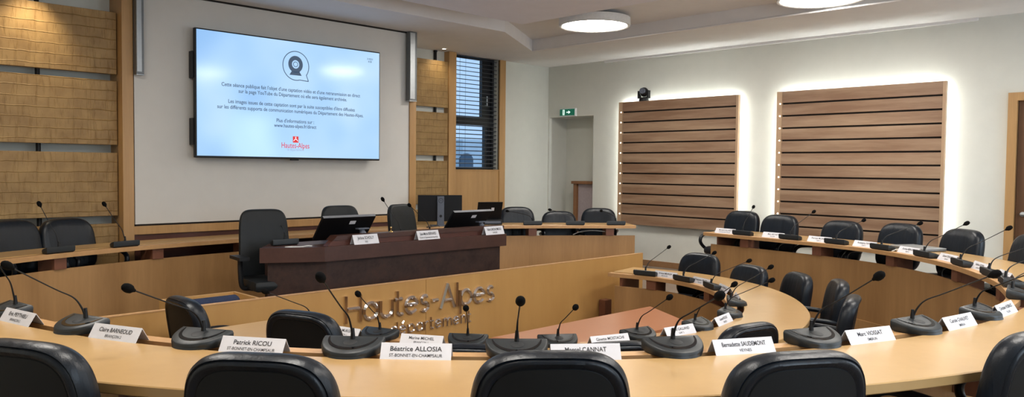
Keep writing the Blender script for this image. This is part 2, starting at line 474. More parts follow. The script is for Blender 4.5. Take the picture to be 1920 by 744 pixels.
# ------------------------------------------------------------------ carved slabs
def slab(x0, x1, z0, z1, y, label, g):
    bm = box(x0, y, z0, x1, y+.05, z1, .004)
    o = link('carved_wall_slab', bm, M['carved'], at=((x0+x1)/2, y+.025, z0))
    tag(o, label, 'wall panel', g)
g = 'carved wood slabs left of the screen wall'
for (z0, z1), nm in zip([(2.405, 3.02), (1.70, 2.34), (.99, 1.62), (.25, .91)],
        ['topmost wide carved wood slab at the left edge, lit by a spot', 'wide carved wood slab second from the top at the left edge',
         'wide carved wood slab just above the leather chairs at the left edge', 'lowest wide carved wood slab, hidden behind the leather chairs at left']):
    slab(.2, 2.70, z0, z1, 8.32, nm, g)
g = 'narrow carved slabs beside the window'
for (z0, z1), nm in zip([(2.42, 3.12), (1.69, 2.34), (.96, 1.61), (.25, .88)],
        ['topmost narrow carved slab beside the window, under the downlight', 'narrow carved slab second from the top beside the window',
         'narrow carved slab just above the upright black monitor', 'lowest narrow carved slab behind the upright black monitor']):
    slab(7.0, 7.695, z0, z1, YF-.10, nm, g)
for x, y, lb in ((2.03, 8.44, 'black vertical pole behind the wide carved slabs at left'), (7.5, YF-.03, 'black vertical pole behind the narrow carved slabs')):
    bm = bmesh.new(); lathe(bm, [(0, 0), (.03, 0), (.03, .02), (.022, .03), (.022, ZS-.03), (.03, ZS-.02), (.03, ZS), (0, ZS)], (0, 0, 0), 12)
    o = link('slab_mounting_pole', bm, M['black'], None, 40); o.location = (x, y, 0)
    tag(o, lb, 'pole')

# column speakers
for x0, x1, z0, lb in ((2.82, 2.895, 2.41, 'silver column loudspeaker at the top left corner of the white screen wall'), (6.215, 6.335, 2.38, 'silver column loudspeaker at the top right corner of the white screen wall')):
    t = thing('column_loudspeaker', lb, 'loudspeaker', ((x0+x1)/2, 8.2, z0), 0, 'column loudspeakers')
    hw = (x1-x0)/2
    link('housing', box(-hw, -.075, 0, hw, 0, ZS-z0-.004, .004), M['alud'], t)
    link('front_grille', box(-hw+.004, -.085, .02, hw*.35, -.075, ZS-z0-.02, .002), M['alu'], t)
    link('end_cap', box(-hw, -.078, -.012, hw, 0, 0, .002), M['alu'], t)

# ------------------------------------------------------------------ television
TX0, TX1, TZ0, TZ1, TY = 3.385, 5.715, 1.585, 2.94, 8.08
tvo = thing('wall_television', 'large wall mounted television showing a light blue notice', 'television', (4.55, 8.22, TZ0))
def tvp(x, z, y=TY): return (x-4.55, y-8.22, z-TZ0)
bm = box(*tvp(TX0, TZ0), *tvp(TX1, TZ1, TY+.05), .006)
link('housing', bm, M['black'], tvo)
link('screen', box(*tvp(TX0+.018, TZ0+.022, TY-.002), *tvp(TX1-.012, TZ1-.014, TY+.01)), M['screen'], tvo)
bm = bmesh.new()
for z in (1.72, 2.42): B(bm, *tvp(TX0-.012, z, TY+.03), *tvp(TX0+.3, z+.28, 8.20))
for z in (1.72, 2.42): B(bm, *tvp(TX1-.3, z, TY+.05), *tvp(TX1-.05, z+.28, 8.219))
link('wall_bracket', bm, M['black'], tvo)
link('power_light', box(*tvp(4.49, TZ0-.014, TY+.004), *tvp(4.59, TZ0+.001, TY+.03), .003), M['black'], tvo)
XZ = Matrix(((1, 0, 0), (0, 0, -1), (0, 1, 0))).to_4x4()
def on_screen(name, bm, mat, x, z, y=TY-.004):
    bmesh.ops.transform(bm, matrix=Matrix.Translation(tvp(x, z, y))@XZ, verts=bm.verts)
    link(name, bm, mat, tvo)
CX = 4.544
for body, w_, z in (("Cette séance publique fait l'objet d'une captation vidéo et d'une retransmission en direct", 1.75, 2.374),
                    ("sur la page YouTube du Département où elle sera également archivée.", 1.37, 2.313),
                    ("Les images issues de cette captation sont par la suite susceptibles d'être diffusées", 1.60, 2.197),
                    ("sur les différents supports de communication numériques du Département des Hautes-Alpes.", 1.846, 2.134),
                    ("Plus d'informations sur :", .476, 2.019), ("www.hautes-alpes.fr/direct", .537, 1.963)):
    on_screen('caption', fit_text(body, w_, .040, .0012), M['scr_grey'], CX, z)
on_screen('logo_text', fit_text('Hautes-Alpes', .352, .062, .0005), M['red'], CX, 1.74)
on_screen('logo_text', fit_text('le département', .21, .03), M['scr_lgrey'], CX, 1.694)
on_screen('date_text', fit_text('31/05/21', .085, .022, .001), M['scr_grey'], 5.563, 2.838)
on_screen('date_text', fit_text('8:58', .05, .022, .001), M['scr_grey'], 5.563, 2.806)
def annulus(bm, r0, r1, cx=0, cy=0, a0=0, a1=2*PI, n=40, z=0, sy=1):
    rows = []
    for k in range(n+1):
        a = a0+(a1-a0)*k/n
        rows.append([bm.verts.new((cx+r*cos(a), cy+r*sin(a)*sy, z)) for r in (r0, r1)])
    for a, b in zip(rows, rows[1:]): bm.faces.new((a[0], a[1], b[1], b[0]))
def poly(bm, pts, z=0): bm.faces.new([bm.verts.new((p[0], p[1], z)) for p in pts])
bm = bmesh.new()
annulus(bm, .160, .169, 0, 0, rad(-35), rad(285))
for p, q in (((.131, -.092), (.160, -.165)), ((.160, -.165), (.043, -.157))):
    d_ = Vector((q[0]-p[0], q[1]-p[1])).normalized(); n_ = Vector((-d_.y, d_.x))*.0045
    poly(bm, [(p[0]+n_.x, p[1]+n_.y), (p[0]-n_.x, p[1]-n_.y), (q[0]-n_.x, q[1]-n_.y), (q[0]+n_.x, q[1]+n_.y)])
on_screen('speech_bubble', bm, M['scr_grey'], CX+.005, 2.655)
bm = bmesh.new()
annulus(bm, .046, .092, 0, 0, n=32, sy=1.05); annulus(bm, .024, .031, 0, 0, n=24)
poly(bm, [(-.05, -.082), (.05, -.082), (.078, -.125), (-.078, -.125)]); annulus(bm, .0, .02, 0, .072, n=12, z=-.001, sy=.4)
on_screen('webcam_symbol', bm, M['scr_grey'], CX, 2.672)
bm = bmesh.new(); poly(bm, [(-.036, -.036), (.036, -.036), (.036, .036), (-.036, .036)])
on_screen('logo_square', bm, M['red'], CX, 1.812)
bm = bmesh.new()
poly(bm, [(-.028, -.012), (0, .016), (.028, -.012), (.028, -.022), (0, .004), (-.028, -.022)]); poly(bm, [(-.010, .02), (.010, .02), (.006, .03), (-.006, .03)])
on_screen('logo_peak', bm, M['logo_w'], CX, 1.812, TY-.006)

# ------------------------------------------------------------------ backlit slatted panels on the right wall
def backlit(y0, y1, z0, z1, nd, label):
    t = thing('backlit_wood_panel', label, 'wall panel', (XR, (y0+y1)/2, z0), 0, 'backlit slatted wood panels')
    W, H = y1-y0, z1-z0; hw = W/2
    link('back_board', box(-.075, -hw+.02, .01, -.065, hw-.02, H-.01), M['groove'], t)
    n = nd+1; ph = H/n; gap = .022
    for k in range(n):
        link('plank', box(-.105, -hw+.035, k*ph+(gap/2 if k else 0), -.075, hw-.075, (k+1)*ph-(gap/2 if k < n-1 else 0), .002), M['plank'], t)
    link('side_trim', box(-.107, hw-.075, 0, -.065, hw, H, .002), M['plank_side'], t)
    link('side_trim', box(-.107, -hw, 0, -.045, -hw+.035, H, .002), M['plank_side'], t)
    bm = bmesh.new()
    B(bm, -.05, -hw+.045, .1, -.03, -hw+.06, H-.03); B(bm, -.05, hw-.06, .1, -.03, hw-.045, H-.03); B(bm, -.05, -hw+.06, H-.06, -.03, hw-.06, H-.045)
    link('strip_light', bm, M['led'], t)
    bm = bmesh.new()
    for y in (-hw*.6, hw*.6):
        B(bm, -.065, y-.03, .1, 0, y+.03, H-.1)
    link('wall_batten', bm, M['groove'], t)
    for k in range(nd):
        bm = bmesh.new(); lathe(bm, [(0, 0), (.009, 0), (.009, .003), (.006, .006), (0, .006)], (-.107, hw-.05, (k+1)*ph), 10, (-1, 0, 0))
        link('light_bead', bm, M['dot'], t)
backlit(5.485, 7.58, .64, 2.575, 11, 'backlit slatted wood panel nearer the corner, a black camera on top')
backlit(2.835, 4.915, .60, 2.575, 11, 'backlit slatted wood panel nearer the brown door')

# camera on top of the first panel
t = thing('robotic_camera', 'small black robotic video camera on top of the backlit panel', 'camera', (XR-.06, 7.13, 2.577))
bm = bmesh.new(); lathe(bm, [(0, 0), (.075, 0), (.078, .01), (.07, .04), (.05, .05), (0, .05)], (0, 0, 0), 20)
link('base', bm, M['black'], t, 40)
bm = bmesh.new(); B(bm, -.03, -.10, .045, .03, -.075, .16); B(bm, -.03, .075, .045, .03, .10, .16); B(bm, -.03, -.10, .04, .03, .10, .055)
link('yoke', bm, M['black'], t)
bm = bmesh.new(); bmesh.ops.create_uvsphere(bm, u_segments=18, v_segments=12, radius=.072); bmesh.ops.translate(bm, verts=bm.verts, vec=(0, 0, .14))
link('camera_head', bm, M['black'], t, True)
bm = bmesh.new(); lathe(bm, [(0, 0), (.045, 0), (.045, .03), (.036, .034), (.03, .026), (0, .024)], (-.05, -.01, .15), 20, (-1, -.3, .1))
link('lens', bm, M['greycap'], t, 40)

# exit sign
t = thing('exit_sign', 'small green emergency exit sign above the wall recess', 'sign', (XR, 8.72, 2.41))
link('housing', box(-.045, -.175, -.005, -.001, .175, .13, .004), M['white_plastic'], t)
link('sign_face', box(-.05, -.165, .008, -.045, .165, .118), M['green'], t)
YZ = Matrix(((0, 0, -1), (-1, 0, 0), (0, 1, 0))).to_4x4()
bm = bmesh.new()
poly(bm, [(-.015+.0, -.008), (.03, -.008), (.03, -.03), (.078, .0), (.03, .03), (.03, .008), (-.015, .008)][:7])
poly(bm, [(-.10, -.045), (-.055, -.045), (-.055, .045), (-.10, .045)])
bmesh.ops.transform(bm, matrix=Matrix.Translation((-.0515, 0, .063))@YZ, verts=bm.verts)
link('arrow', bm, M['signwhite'], t)
bm = bmesh.new(); annulus(bm, 0, .008, -.077, .03, n=10)
poly(bm, [(-.085, .02), (-.068, .02), (-.072, -.01), (-.082, -.01)]); poly(bm, [(-.082, -.01), (-.076, -.01), (-.088, -.038), (-.094, -.036)]); poly(bm, [(-.078, -.01), (-.072, -.01), (-.062, -.036), (-.068, -.038)])
bmesh.ops.transform(bm, matrix=Matrix.Translation((-.0525, 0, .063))@YZ, verts=bm.verts)
link('running_figure', bm, M['green'], t)

# half-height partition in the niche
t = thing('low_partition', 'low partition with wooden cap rail inside the wall recess', 'partition', (XR+.25, 8.62, 0))
link('cap_rail', box(-.14, -.44, 1.25, .18, .13, 1.30, .006), M['door'], t)
link('corner_post', box(-.10, .03, 0, -.0, .11, 1.25, .004), M['door'], t)
link('infill_panel', box(-.06, -.44, 0, -.03, .03, 1.25), M['pink'], t)

# ------------------------------------------------------------------ ceiling fittings
lampdef = None
lamp_names = ['round white ceiling lamp near the corner, whole in view', 'round white ceiling lamp cut off by the top edge of the photo']
lamps = [(7.67, 6.23), (8.07, 3.51), (6.5, 1.27), (3.85, .85), (1.6, 2.4), (1.15, 5.1)]
for i, (x, y) in enumerate(lamps):
    if i == 0:
        t = lampdef = thing('ceiling_lamp', '', 'ceiling lamp', (x, y, 3.30), 0, 'round ceiling lamps')
        bm = bmesh.new(); lathe(bm, [(.405, .012), (.42, 0), (.445, 0), (.45, .006), (.45, .10), (.44, .105), (0, .105)], n=48)
        bm.faces.ensure_lookup_table(); bmesh.ops.delete(bm, geom=[f for f in bm.faces if len(f.verts) > 20 and f.calc_center_median().z < .05], context='FACES')
        link('lamp_body', bm, M['lampbody'], t, 40)
        bm = bmesh.new(); lathe(bm, [(0, .012), (.406, .012), (.406, .02), (0, .02)], n=48)
        link('diffuser', bm, M['lamp'], t, 40)
        bm = bmesh.new(); lathe(bm, [(0, .105), (.12, .105), (.12, .15), (0, .15)], n=24)
        link('ceiling_mount', bm, M['lampbody'], t, 40)
    else:
        t = dup(lampdef); t.location = (x, y, 3.30)
    t['label'] = lamp_names[i] if i < 2 else ['round ceiling lamp above the right end of the near desk', 'round ceiling lamp above the camera', 'round ceiling lamp above the left end of the near desk', 'round ceiling lamp above the left side of the room'][i-2]
t = thing('acoustic_ceiling_panel', 'flat white acoustic panel hanging from wires under the ceiling', 'acoustic panel', (4.7, 4.55, 3.22))
link('panel_board', box(-1.95, -1.95, 0, 1.94, 1.95, .045, .006), M['acoustic'], t)
for x in (-1.6, .85): 
    for y in (-1.6, 1.86):
        bm = bmesh.new(); tube(bm, [(x, y, .045), (x, y, .23)], .004, 6); link('hanging_wire', bm, M['alud'], t)
for x, y, lb in ((7.47, 8.93, 'small recessed downlight above the narrow carved slabs'), (1.95, 8.02, 'recessed spotlight above the wide carved slabs at left')):
    t = thing('recessed_downlight', lb, 'downlight', (x, y, ZS))
    bm = bmesh.new(); lathe(bm, [(.03, -.001), (.03, -.008), (.048, -.008), (.05, -.001)], n=20); bm.faces.ensure_lookup_table()
    bmesh.ops.delete(bm, geom=[f for f in bm.faces if len(f.verts) > 6], context='FACES'); link('trim_ring', bm, M['lampbody'], t, 40)
    bm = bmesh.new(); lathe(bm, [(0, -.001), (.03, -.001), (.03, -.004), (0, -.005)], n=16); link('bulb', bm, M['dot'], t)

# placements: position, direction away from the middle of the room, shape, label, group
CHAIRS = [
    (0.651, 2.944, -152.9, 0, -0.033, 'leftmost black leather chair in the foreground, cut by the left edge', 'foreground leather chairs'),
    (1.117, 2.223, -141.2, 0, -0.024, 'black leather foreground chair, second from the left, below the third name card', 'foreground leather chairs'),
    (1.745, 1.564, -132.2, 0, -0.003, 'black leather foreground chair in the middle of the row', 'foreground leather chairs'),
    (2.395, 1.074, -121.6, 0, -0.023, 'black leather foreground chair, second from right', 'foreground leather chairs'),
    (3.388, 0.606, -108.7, 0, -0.02, 'rightmost black leather foreground chair, cut by the right edge', 'foreground leather chairs'),
    (9.112, 4.896, -8.2, 0, 0.043, 'black leather chair at the far end of the right desk, its armrest in view', 'leather chairs at the right desk'),
    (9.037, 4.355, -8.3, 0, 0.021, 'second black leather chair from the far end of the right desk', 'leather chairs at the right desk'),
    (8.894, 3.54, -11.2, 0, -0.001, 'third black leather chair from the far end of the right desk', 'leather chairs at the right desk'),
    (8.705, 2.845, -20.6, 0, 0.016, 'fourth black leather chair from the far end of the right desk, behind the closed laptop', 'leather chairs at the right desk'),
    (8.35, 2.163, -34.1, 0, 0.014, 'fifth black leather chair from the far end of the right desk, before white wall', 'leather chairs at the right desk'),
    (7.741, 1.467, -48.0, 0, 0.042, 'black leather chair at the right desk cut by the right edge near the door', 'leather chairs at the right desk'),
    (1.644, 7.844, 111.8, 0, 0.064, 'black leather chair before the carved slabs, cut by the left edge', 'leather chairs at the far desk'),
    (2.128, 8.009, 106.2, 0, 0.051, 'black leather chair before the carved slabs, whole in view', 'leather chairs at the far desk'),
    (7.719, 7.633, 57.4, 0, 0.019, 'black leather chair on the far desk side nearest the open laptop', 'leather chairs at the far desk'),
    (8.211, 7.278, 52.1, 0, -0.041, 'middle one of the three black chairs at the right end of the far desk', 'leather chairs at the far desk'),
    (8.74, 6.97, 32, 0, 0, 'black leather chair at the far desk nearest the backlit panel', 'leather chairs at the far desk'),
    (7.44, 4.492, -1.9, -0.35, -0.001, 'black leather chair at the far right end of the sunken horseshoe desk', 'leather chairs at the sunken desk'),
    (7.18, 3.76, -22, -0.35, -0.04, 'second black chair from the far right end of the sunken horseshoe desk', 'leather chairs at the sunken desk'),
    (7.05, 3.2, -40, -0.35, -0.05, 'third black chair from the far right end of the sunken horseshoe desk', 'leather chairs at the sunken desk'),
    (6.5, 2.6, -58, -0.35, 0, 'fourth black chair from the far right end of the sunken horseshoe desk', 'leather chairs at the sunken desk'),
    (5.74, 2.2, -72, -0.35, 0, 'fifth black chair from the far right end of the sunken horseshoe desk', 'leather chairs at the sunken desk'),
    (4.203, 2.191, -101.9, -0.35, 0.007, 'black chair top showing behind the sixth near name card', 'leather chairs at the sunken desk'),
    (3.305, 2.496, -122.2, -0.35, -0.015, 'low black chair top showing above the fifth near name card', 'leather chairs at the sunken desk'),
    (2.706, 3.014, -138.5, -0.35, -0.024, 'low black chair top showing between the fourth near card and fifth microphone', 'leather chairs at the sunken desk'),
    (2.194, 3.857, -158.9, -0.35, 0.1, 'black sunken chair seen from behind, left of the steel lettering', 'leather chairs at the sunken desk'),
    (2.002, 5.007, 180.0, -0.35, 0.054, 'black sunken chair seen from behind, before the navy roll at left', 'leather chairs at the sunken desk'),
]
MICS = [
    (0.916, 4.441, 0.75, -171.0, 0.163, 0.067, 0.359, 'first charcoal gooseneck microphone from the left on the near desk', 'microphones on the near desk'),
    (1.063, 3.834, 0.75, -161.6, 0.292, -0.082, 0.261, 'second charcoal gooseneck microphone from the left on the near desk', 'microphones on the near desk'),
    (1.338, 3.195, 0.75, -151.5, 0.324, -0.083, 0.22, 'third charcoal gooseneck microphone from the left on the near desk', 'microphones on the near desk'),
    (1.719, 2.633, 0.75, -140.3, 0.279, -0.036, 0.285, 'fourth charcoal gooseneck microphone from the left on the near desk', 'microphones on the near desk'),
    (2.183, 2.145, 0.75, -133.0, 0.335, -0.003, 0.218, 'fifth charcoal gooseneck microphone from the left on the near desk', 'microphones on the near desk'),
    (2.702, 1.737, 0.75, -122.9, 0.327, 0.036, 0.228, 'sixth charcoal gooseneck microphone from the left on the near desk', 'microphones on the near desk'),
    (3.307, 1.413, 0.75, -113.5, 0.285, 0.076, 0.271, 'seventh charcoal gooseneck microphone from the left on the near desk', 'microphones on the near desk'),
    (3.946, 1.197, 0.75, -104.2, 0.315, 0.099, 0.243, 'eighth charcoal gooseneck microphone from the left on the near desk', 'microphones on the near desk'),
    (4.579, 1.09, 0.75, -94.9, 0.296, -0.158, 0.218, 'ninth charcoal gooseneck microphone from the left on the near desk', 'microphones on the near desk'),
    (5.487, 1.112, 0.75, -79.2, 0.19, 0.332, 0.119, 'tenth charcoal gooseneck microphone from the left on the near desk', 'microphones on the near desk'),
    (8.319, 4.455, 0.75, -8.4, 0.29, 0.071, 0.266, 'first gooseneck microphone on the right desk, counted from its far end', 'microphones on the right desk'),
    (8.211, 3.827, 0.75, -10.5, 0.303, -0.079, 0.249, 'second gooseneck microphone on the right desk, counted from its far end', 'microphones on the right desk'),
    (8.084, 3.266, 0.75, -17.0, 0.348, -0.054, 0.189, 'third gooseneck microphone on the right desk, counted from its far end', 'microphones on the right desk'),
    (7.847, 2.722, 0.75, -30.5, 0.316, -0.131, 0.208, 'fourth gooseneck microphone on the right desk, counted from its far end', 'microphones on the right desk'),
    (7.473, 2.221, 0.75, -42.6, 0.296, -0.123, 0.256, 'fifth gooseneck microphone on the right desk, counted from its far end', 'microphones on the right desk'),
    (6.998, 1.801, 0.75, -54.6, 0.324, -0.056, 0.262, 'sixth gooseneck microphone on the right desk, counted from its far end', 'microphones on the right desk'),
    (6.466, 1.469, 0.75, -61.0, 0.314, 0.193, 0.157, 'seventh gooseneck microphone on the right desk, counted from its far end', 'microphones on the right desk'),
    (6.024, 1.267, 0.75, -70.1, 0.25, 0.281, 0.137, 'eighth gooseneck microphone on the right desk, counted from its far end', 'microphones on the right desk'),
    (1.886, 7.354, 0.75, 111.2, 0.183, 0.039, 0.354, 'first gooseneck microphone from the left on the far desk, before the leather chairs', 'microphones on the far desk'),
    (2.479, 7.54, 0.75, 104.1, 0.218, 0.059, 0.33, 'second gooseneck microphone from the left on the far desk, before the leather chairs', 'microphones on the far desk'),
    (7.502, 7.123, 0.75, 56.0, 0.277, 0.288, 0.12, 'first gooseneck microphone from the stone desk on the far desk at right', 'microphones on the far desk'),
    (7.971, 6.774, 0.75, 51.7, 0.214, 0.307, 0.14, 'second gooseneck microphone from the stone desk on the far desk at right', 'microphones on the far desk'),
    (8.409, 6.426, 0.75, 51.9, 0.371, 0.113, 0.12, 'third gooseneck microphone from the stone desk on the far desk at right', 'microphones on the far desk'),
    (6.705, 4.689, 0.4, 8.0, 0.309, -0.11, 0.228, 'first gooseneck microphone on the sunken horseshoe desk, counted from its far right end', 'microphones on the sunken desk'),
    (6.656, 4.182, 0.4, -17.1, 0.325, -0.074, 0.221, 'second gooseneck microphone on the sunken horseshoe desk, counted from its far right end', 'microphones on the sunken desk'),
    (6.429, 3.728, 0.4, -36.4, 0.33, -0.078, 0.213, 'third gooseneck microphone on the sunken horseshoe desk, counted from its far right end', 'microphones on the sunken desk'),
    (5.801, 3.17, 0.4, -58.0, 0.313, 0.077, 0.254, 'fourth gooseneck microphone on the sunken horseshoe desk, counted from its far right end', 'microphones on the sunken desk'),
    (5.307, 2.942, 0.4, -74.2, 0.321, 0.064, 0.23, 'fifth gooseneck microphone on the sunken horseshoe desk, counted from its far right end', 'microphones on the sunken desk'),
    (4.731, 2.855, 0.4, -90.1, 0.288, 0.01, 0.278, 'sixth gooseneck microphone on the sunken horseshoe desk, counted from its far right end', 'microphones on the sunken desk'),
    (4.155, 2.944, 0.4, -102.2, 0.308, -0.016, 0.254, 'seventh gooseneck microphone on the sunken horseshoe desk, counted from its far right end', 'microphones on the sunken desk'),
    (3.602, 3.171, 0.4, -126.2, 0.323, 0.032, 0.234, 'eighth gooseneck microphone on the sunken horseshoe desk, counted from its far right end', 'microphones on the sunken desk'),
    (3.184, 3.572, 0.4, -141.5, 0.327, 0.044, 0.227, 'ninth gooseneck microphone on the sunken horseshoe desk, counted from its far right end', 'microphones on the sunken desk'),
    (2.877, 4.101, 0.4, -158.4, 0.292, 0.034, 0.271, 'tenth gooseneck microphone on the sunken horseshoe desk, counted from its far right end', 'microphones on the sunken desk'),
    (2.732, 4.709, 0.4, -175.7, 0.331, -0.047, 0.219, 'eleventh gooseneck microphone on the sunken horseshoe desk, counted from its far right end', 'microphones on the sunken desk'),
    (3.5, 6.465, 0.785, 90.0, 0.356, -0.146, 0.111, 'gooseneck microphone at the left end of the stone desk', 'microphones on the stone desk'),
    (4.74, 6.375, 0.785, 90.0, 0.213, 0.07, 0.331, 'gooseneck microphone before the middle executive chair on the stone desk', 'microphones on the stone desk'),
    (5.14, 6.405, 0.785, 90.0, 0.307, 0.033, 0.255, 'gooseneck microphone left of the right tilted monitor on the stone desk', 'microphones on the stone desk'),
]
CARDS = [
    (0.933, 4.213, 0.75, -167.8, 'Eric PEYTHIEU', 'BRIANÇON 2', 1, 'first folded white name card from the left on the near desk', 'name cards on the near desk'),
    (1.146, 3.542, 0.75, -157.5, 'Claire BARNEOUD', 'BRIANÇON 2', 1, 'second folded white name card from the left on the near desk', 'name cards on the near desk'),
    (1.465, 2.934, 0.75, -146.7, 'Patrick RICOU', 'ST-BONNET-EN-CHAMPSAUR', 1, 'third folded white name card from the left on the near desk', 'name cards on the near desk'),
    (1.884, 2.409, 0.75, -136.8, 'Béatrice ALLOSIA', 'ST-BONNET-EN-CHAMPSAUR', 1, 'fourth folded white name card from the left on the near desk', 'name cards on the near desk'),
    (2.369, 1.949, 0.75, -129.4, 'Marcel CANNAT', 'EMBRUN', 1, 'fifth folded white name card from the left on the near desk', 'name cards on the near desk'),
    (2.929, 1.572, 0.75, -118.9, 'Bernadette SAUDEMONT', 'VEYNES', 1, 'sixth folded white name card from the left on the near desk', 'name cards on the near desk'),
    (3.54, 1.294, 0.75, -109.8, 'Marc VIOSSAT', 'EMBRUN', 1, 'seventh folded white name card from the left on the near desk', 'name cards on the near desk'),
    (4.198, 1.116, 0.75, -100.5, 'Carole CHAUVET', 'EMBRUN', 1, 'eighth folded white name card from the left on the near desk', 'name cards on the near desk'),
    (4.785, 1.051, 0.75, -92.7, 'Christian HUBAUD', 'TALLARD', 1, 'ninth folded white name card from the left on the near desk', 'name cards on the near desk'),
    (8.384, 4.74, 0.75, -7.6, 'Bernard ALLARD', 'LARAGNE-MONTEGLIN', -1, 'first white name card on the right desk, counted from its far end', 'name cards on the right desk'),
    (8.282, 4.08, 0.75, -10.1, 'Marc BEYNET', 'TALLARD', -1, 'second white name card on the right desk, counted from its far end', 'name cards on the right desk'),
    (8.17, 3.5, 0.75, -12.8, 'Patricia MORHET', 'GAP 3', -1, 'third white name card on the right desk, counted from its far end', 'name cards on the right desk'),
    (7.999, 2.964, 0.75, -23.6, 'Rodolphe PAPET', 'GAP 2', -1, 'fourth white name card on the right desk, counted from its far end', 'name cards on the right desk'),
    (7.697, 2.452, 0.75, -36.6, 'Karine BERGER', 'GAP 4', -1, 'fifth white name card on the right desk, counted from its far end', 'name cards on the right desk'),
    (7.295, 2.008, 0.75, -47.5, 'Gérard TENOUX', 'SERRES', -1, 'sixth white name card on the right desk, counted from its far end', 'name cards on the right desk'),
    (6.818, 1.65, 0.75, -57.4, 'Valérie ROSSI', 'LARAGNE', -1, 'seventh white name card on the right desk, counted from its far end', 'name cards on the right desk'),
    (6.358, 1.383, 0.75, -63.2, 'Eliane BAREILLE', 'GAP 2', -1, 'eighth white name card on the right desk, counted from its far end', 'name cards on the right desk'),
    (6.739, 4.481, 0.4, -3.9, 'Arnaud MURGIA', 'BRIANÇON', -1, 'first white name card on the sunken horseshoe desk, counted from its far right end', 'name cards on the sunken desk'),
    (6.607, 3.982, 0.4, -24.4, 'Françoise PINET', 'TALLARD', -1, 'second white name card on the sunken horseshoe desk, counted from its far right end', 'name cards on the sunken desk'),
    (6.344, 3.585, 0.4, -41.7, 'Jean CONREAUX', 'GUILLESTRE', -1, 'third white name card on the sunken horseshoe desk, counted from its far right end', 'name cards on the sunken desk'),
    (5.962, 3.247, 0.4, -54.8, 'Maryvonne GRENIER', 'GAP 1', -1, 'fourth white name card on the sunken horseshoe desk, counted from its far right end', 'name cards on the sunken desk'),
    (5.006, 2.851, 0.4, -81.4, 'Lionel ROUX', 'SERRES', 1, 'fifth white name card on the sunken horseshoe desk, counted from its far right end', 'name cards on the sunken desk'),
    (4.451, 2.855, 0.4, -99.8, 'Daniel GALLAND', 'GAP 3', 1, 'sixth white name card on the sunken horseshoe desk, counted from its far right end', 'name cards on the sunken desk'),
    (3.873, 2.993, 0.4, -110.0, 'Ginette MOSTACHI', 'GAP 1', 1, 'seventh white name card on the sunken horseshoe desk, counted from its far right end', 'name cards on the sunken desk'),
    (3.006, 3.787, 0.4, -149.1, 'Marine MICHEL', 'BRIANÇON 1', 1, 'eighth white name card on the sunken horseshoe desk, counted from its far right end', 'name cards on the sunken desk'),
    (2.779, 4.32, 0.4, -164.9, 'Arnaud MURGIA', 'BRIANÇON 1', 1, 'ninth white name card on the sunken horseshoe desk, counted from its far right end', 'name cards on the sunken desk'),
    (4.11, 6.042, 0.79, 90.0, 'Jérôme SCHOLLY', 'DGS', -1, 'white name card on the lip of the stone desk below the left tilted monitor', 'name cards on the stone desk', 0.275, 1.5),
    (4.85, 6.042, 0.79, 90.0, 'Jean-Marie BERNARD', 'Président du Département des Hautes-Alpes', -1, 'white name card at the middle of the stone desk lip', 'name cards on the stone desk', 0.275, 1.5),
    (5.76, 6.042, 0.79, 90.0, 'Valérie GARCIN-EYMEOUD', 'LARAGNE', -1, 'white name card at the right end of the stone desk lip', 'name cards on the stone desk', 0.275, 1.5),
]
EXPOSURE = 0.25
# ------------------------------------------------------------------ curved desks
def curved_desk(name, label, P, N, ztop, zfloor, width, step):
    mid = P[len(P)//2]; at = (mid.x, mid.y, zfloor)
    t = thing(name, label, 'desk', at)
    L = len(P)
    bm = bmesh.new(); sweep(bm, P, N, [(.13, ztop-.04), (.13, ztop-.002), (.132, ztop), (width-.004, ztop), (width, ztop-.004), (width, ztop-.036), (width-.004, ztop-.04)])
    link('worktop', bm, M['worktop'], t, 30, at=at)
    bm = bmesh.new(); sweep(bm, P, N, [(.0, ztop-.04), (.0, ztop-.003), (.003, ztop), (.075, ztop), (.075, ztop-.04)])
    link('front_ledge', bm, M['edge'], t, 30, at=at)
    bm = bmesh.new(); sweep(bm, P, N, [(.045, zfloor if zfloor == PIT else zfloor), (.045, ztop-.14), (.065, ztop-.14), (.065, zfloor)], 1, L if P is FP else L-1)
    link('front_panel', bm, M['panel'], t, 30, at=at)
    acc = step*.45
    for i in range(1, L-1):
        acc += (P[i]-P[i-1]).length
        if acc < step: continue
        acc = 0
        p, n = P[i], N[i]; s = Vector((-n.y, n.x))*.055
        bm = bmesh.new(); q = [p+n*.067-s, p+n*.067+s, p+n*.24+s, p+n*.24-s]
        prism(bm, q, ztop-.34, ztop-.04)
        q = [p+n*.03-s, p+n*.03+s, p+n*.066+s, p+n*.066-s]; prism(bm, q, ztop-.139, ztop-.04)
        link('support_post', bm, M['post'], t, at=at)
    # end gables and a cable tray under the worktop keep the tops up
    for i in (2, L-3):
        p, n = P[i], N[i]; s = Vector((-n.y, n.x))*.012
        bm = bmesh.new(); prism(bm, [p+n*.07-s, p+n*.07+s, p+n*(width-.1)+s, p+n*(width-.1)-s], zfloor, ztop-.345 if False else ztop-.04)
        link('end_gable', bm, M['post'], t, at=at)
    return t
curved_desk('curved_desk', 'long curved honey wood desk sweeping from the near left round to the right wall', OP, ON, .75, 0, .64, .92)
curved_desk('curved_desk', 'curved honey wood desk under the television along the far wall', FP, FN, .75, 0, .52, .92)
curved_desk('curved_desk', 'small horseshoe desk of honey wood on the sunken floor in the middle', IP, IN_, .40, PIT, .62, .80)
# panels of the outer desks run down to the sunken floor
bm = bmesh.new(); sweep(bm, OP, ON, [(.03, PIT), (.03, .02), (.044, .02), (.044, PIT)], 1, len(OP)-1)
struct(link('trim_pit', bm, M['panel'], None, 30))

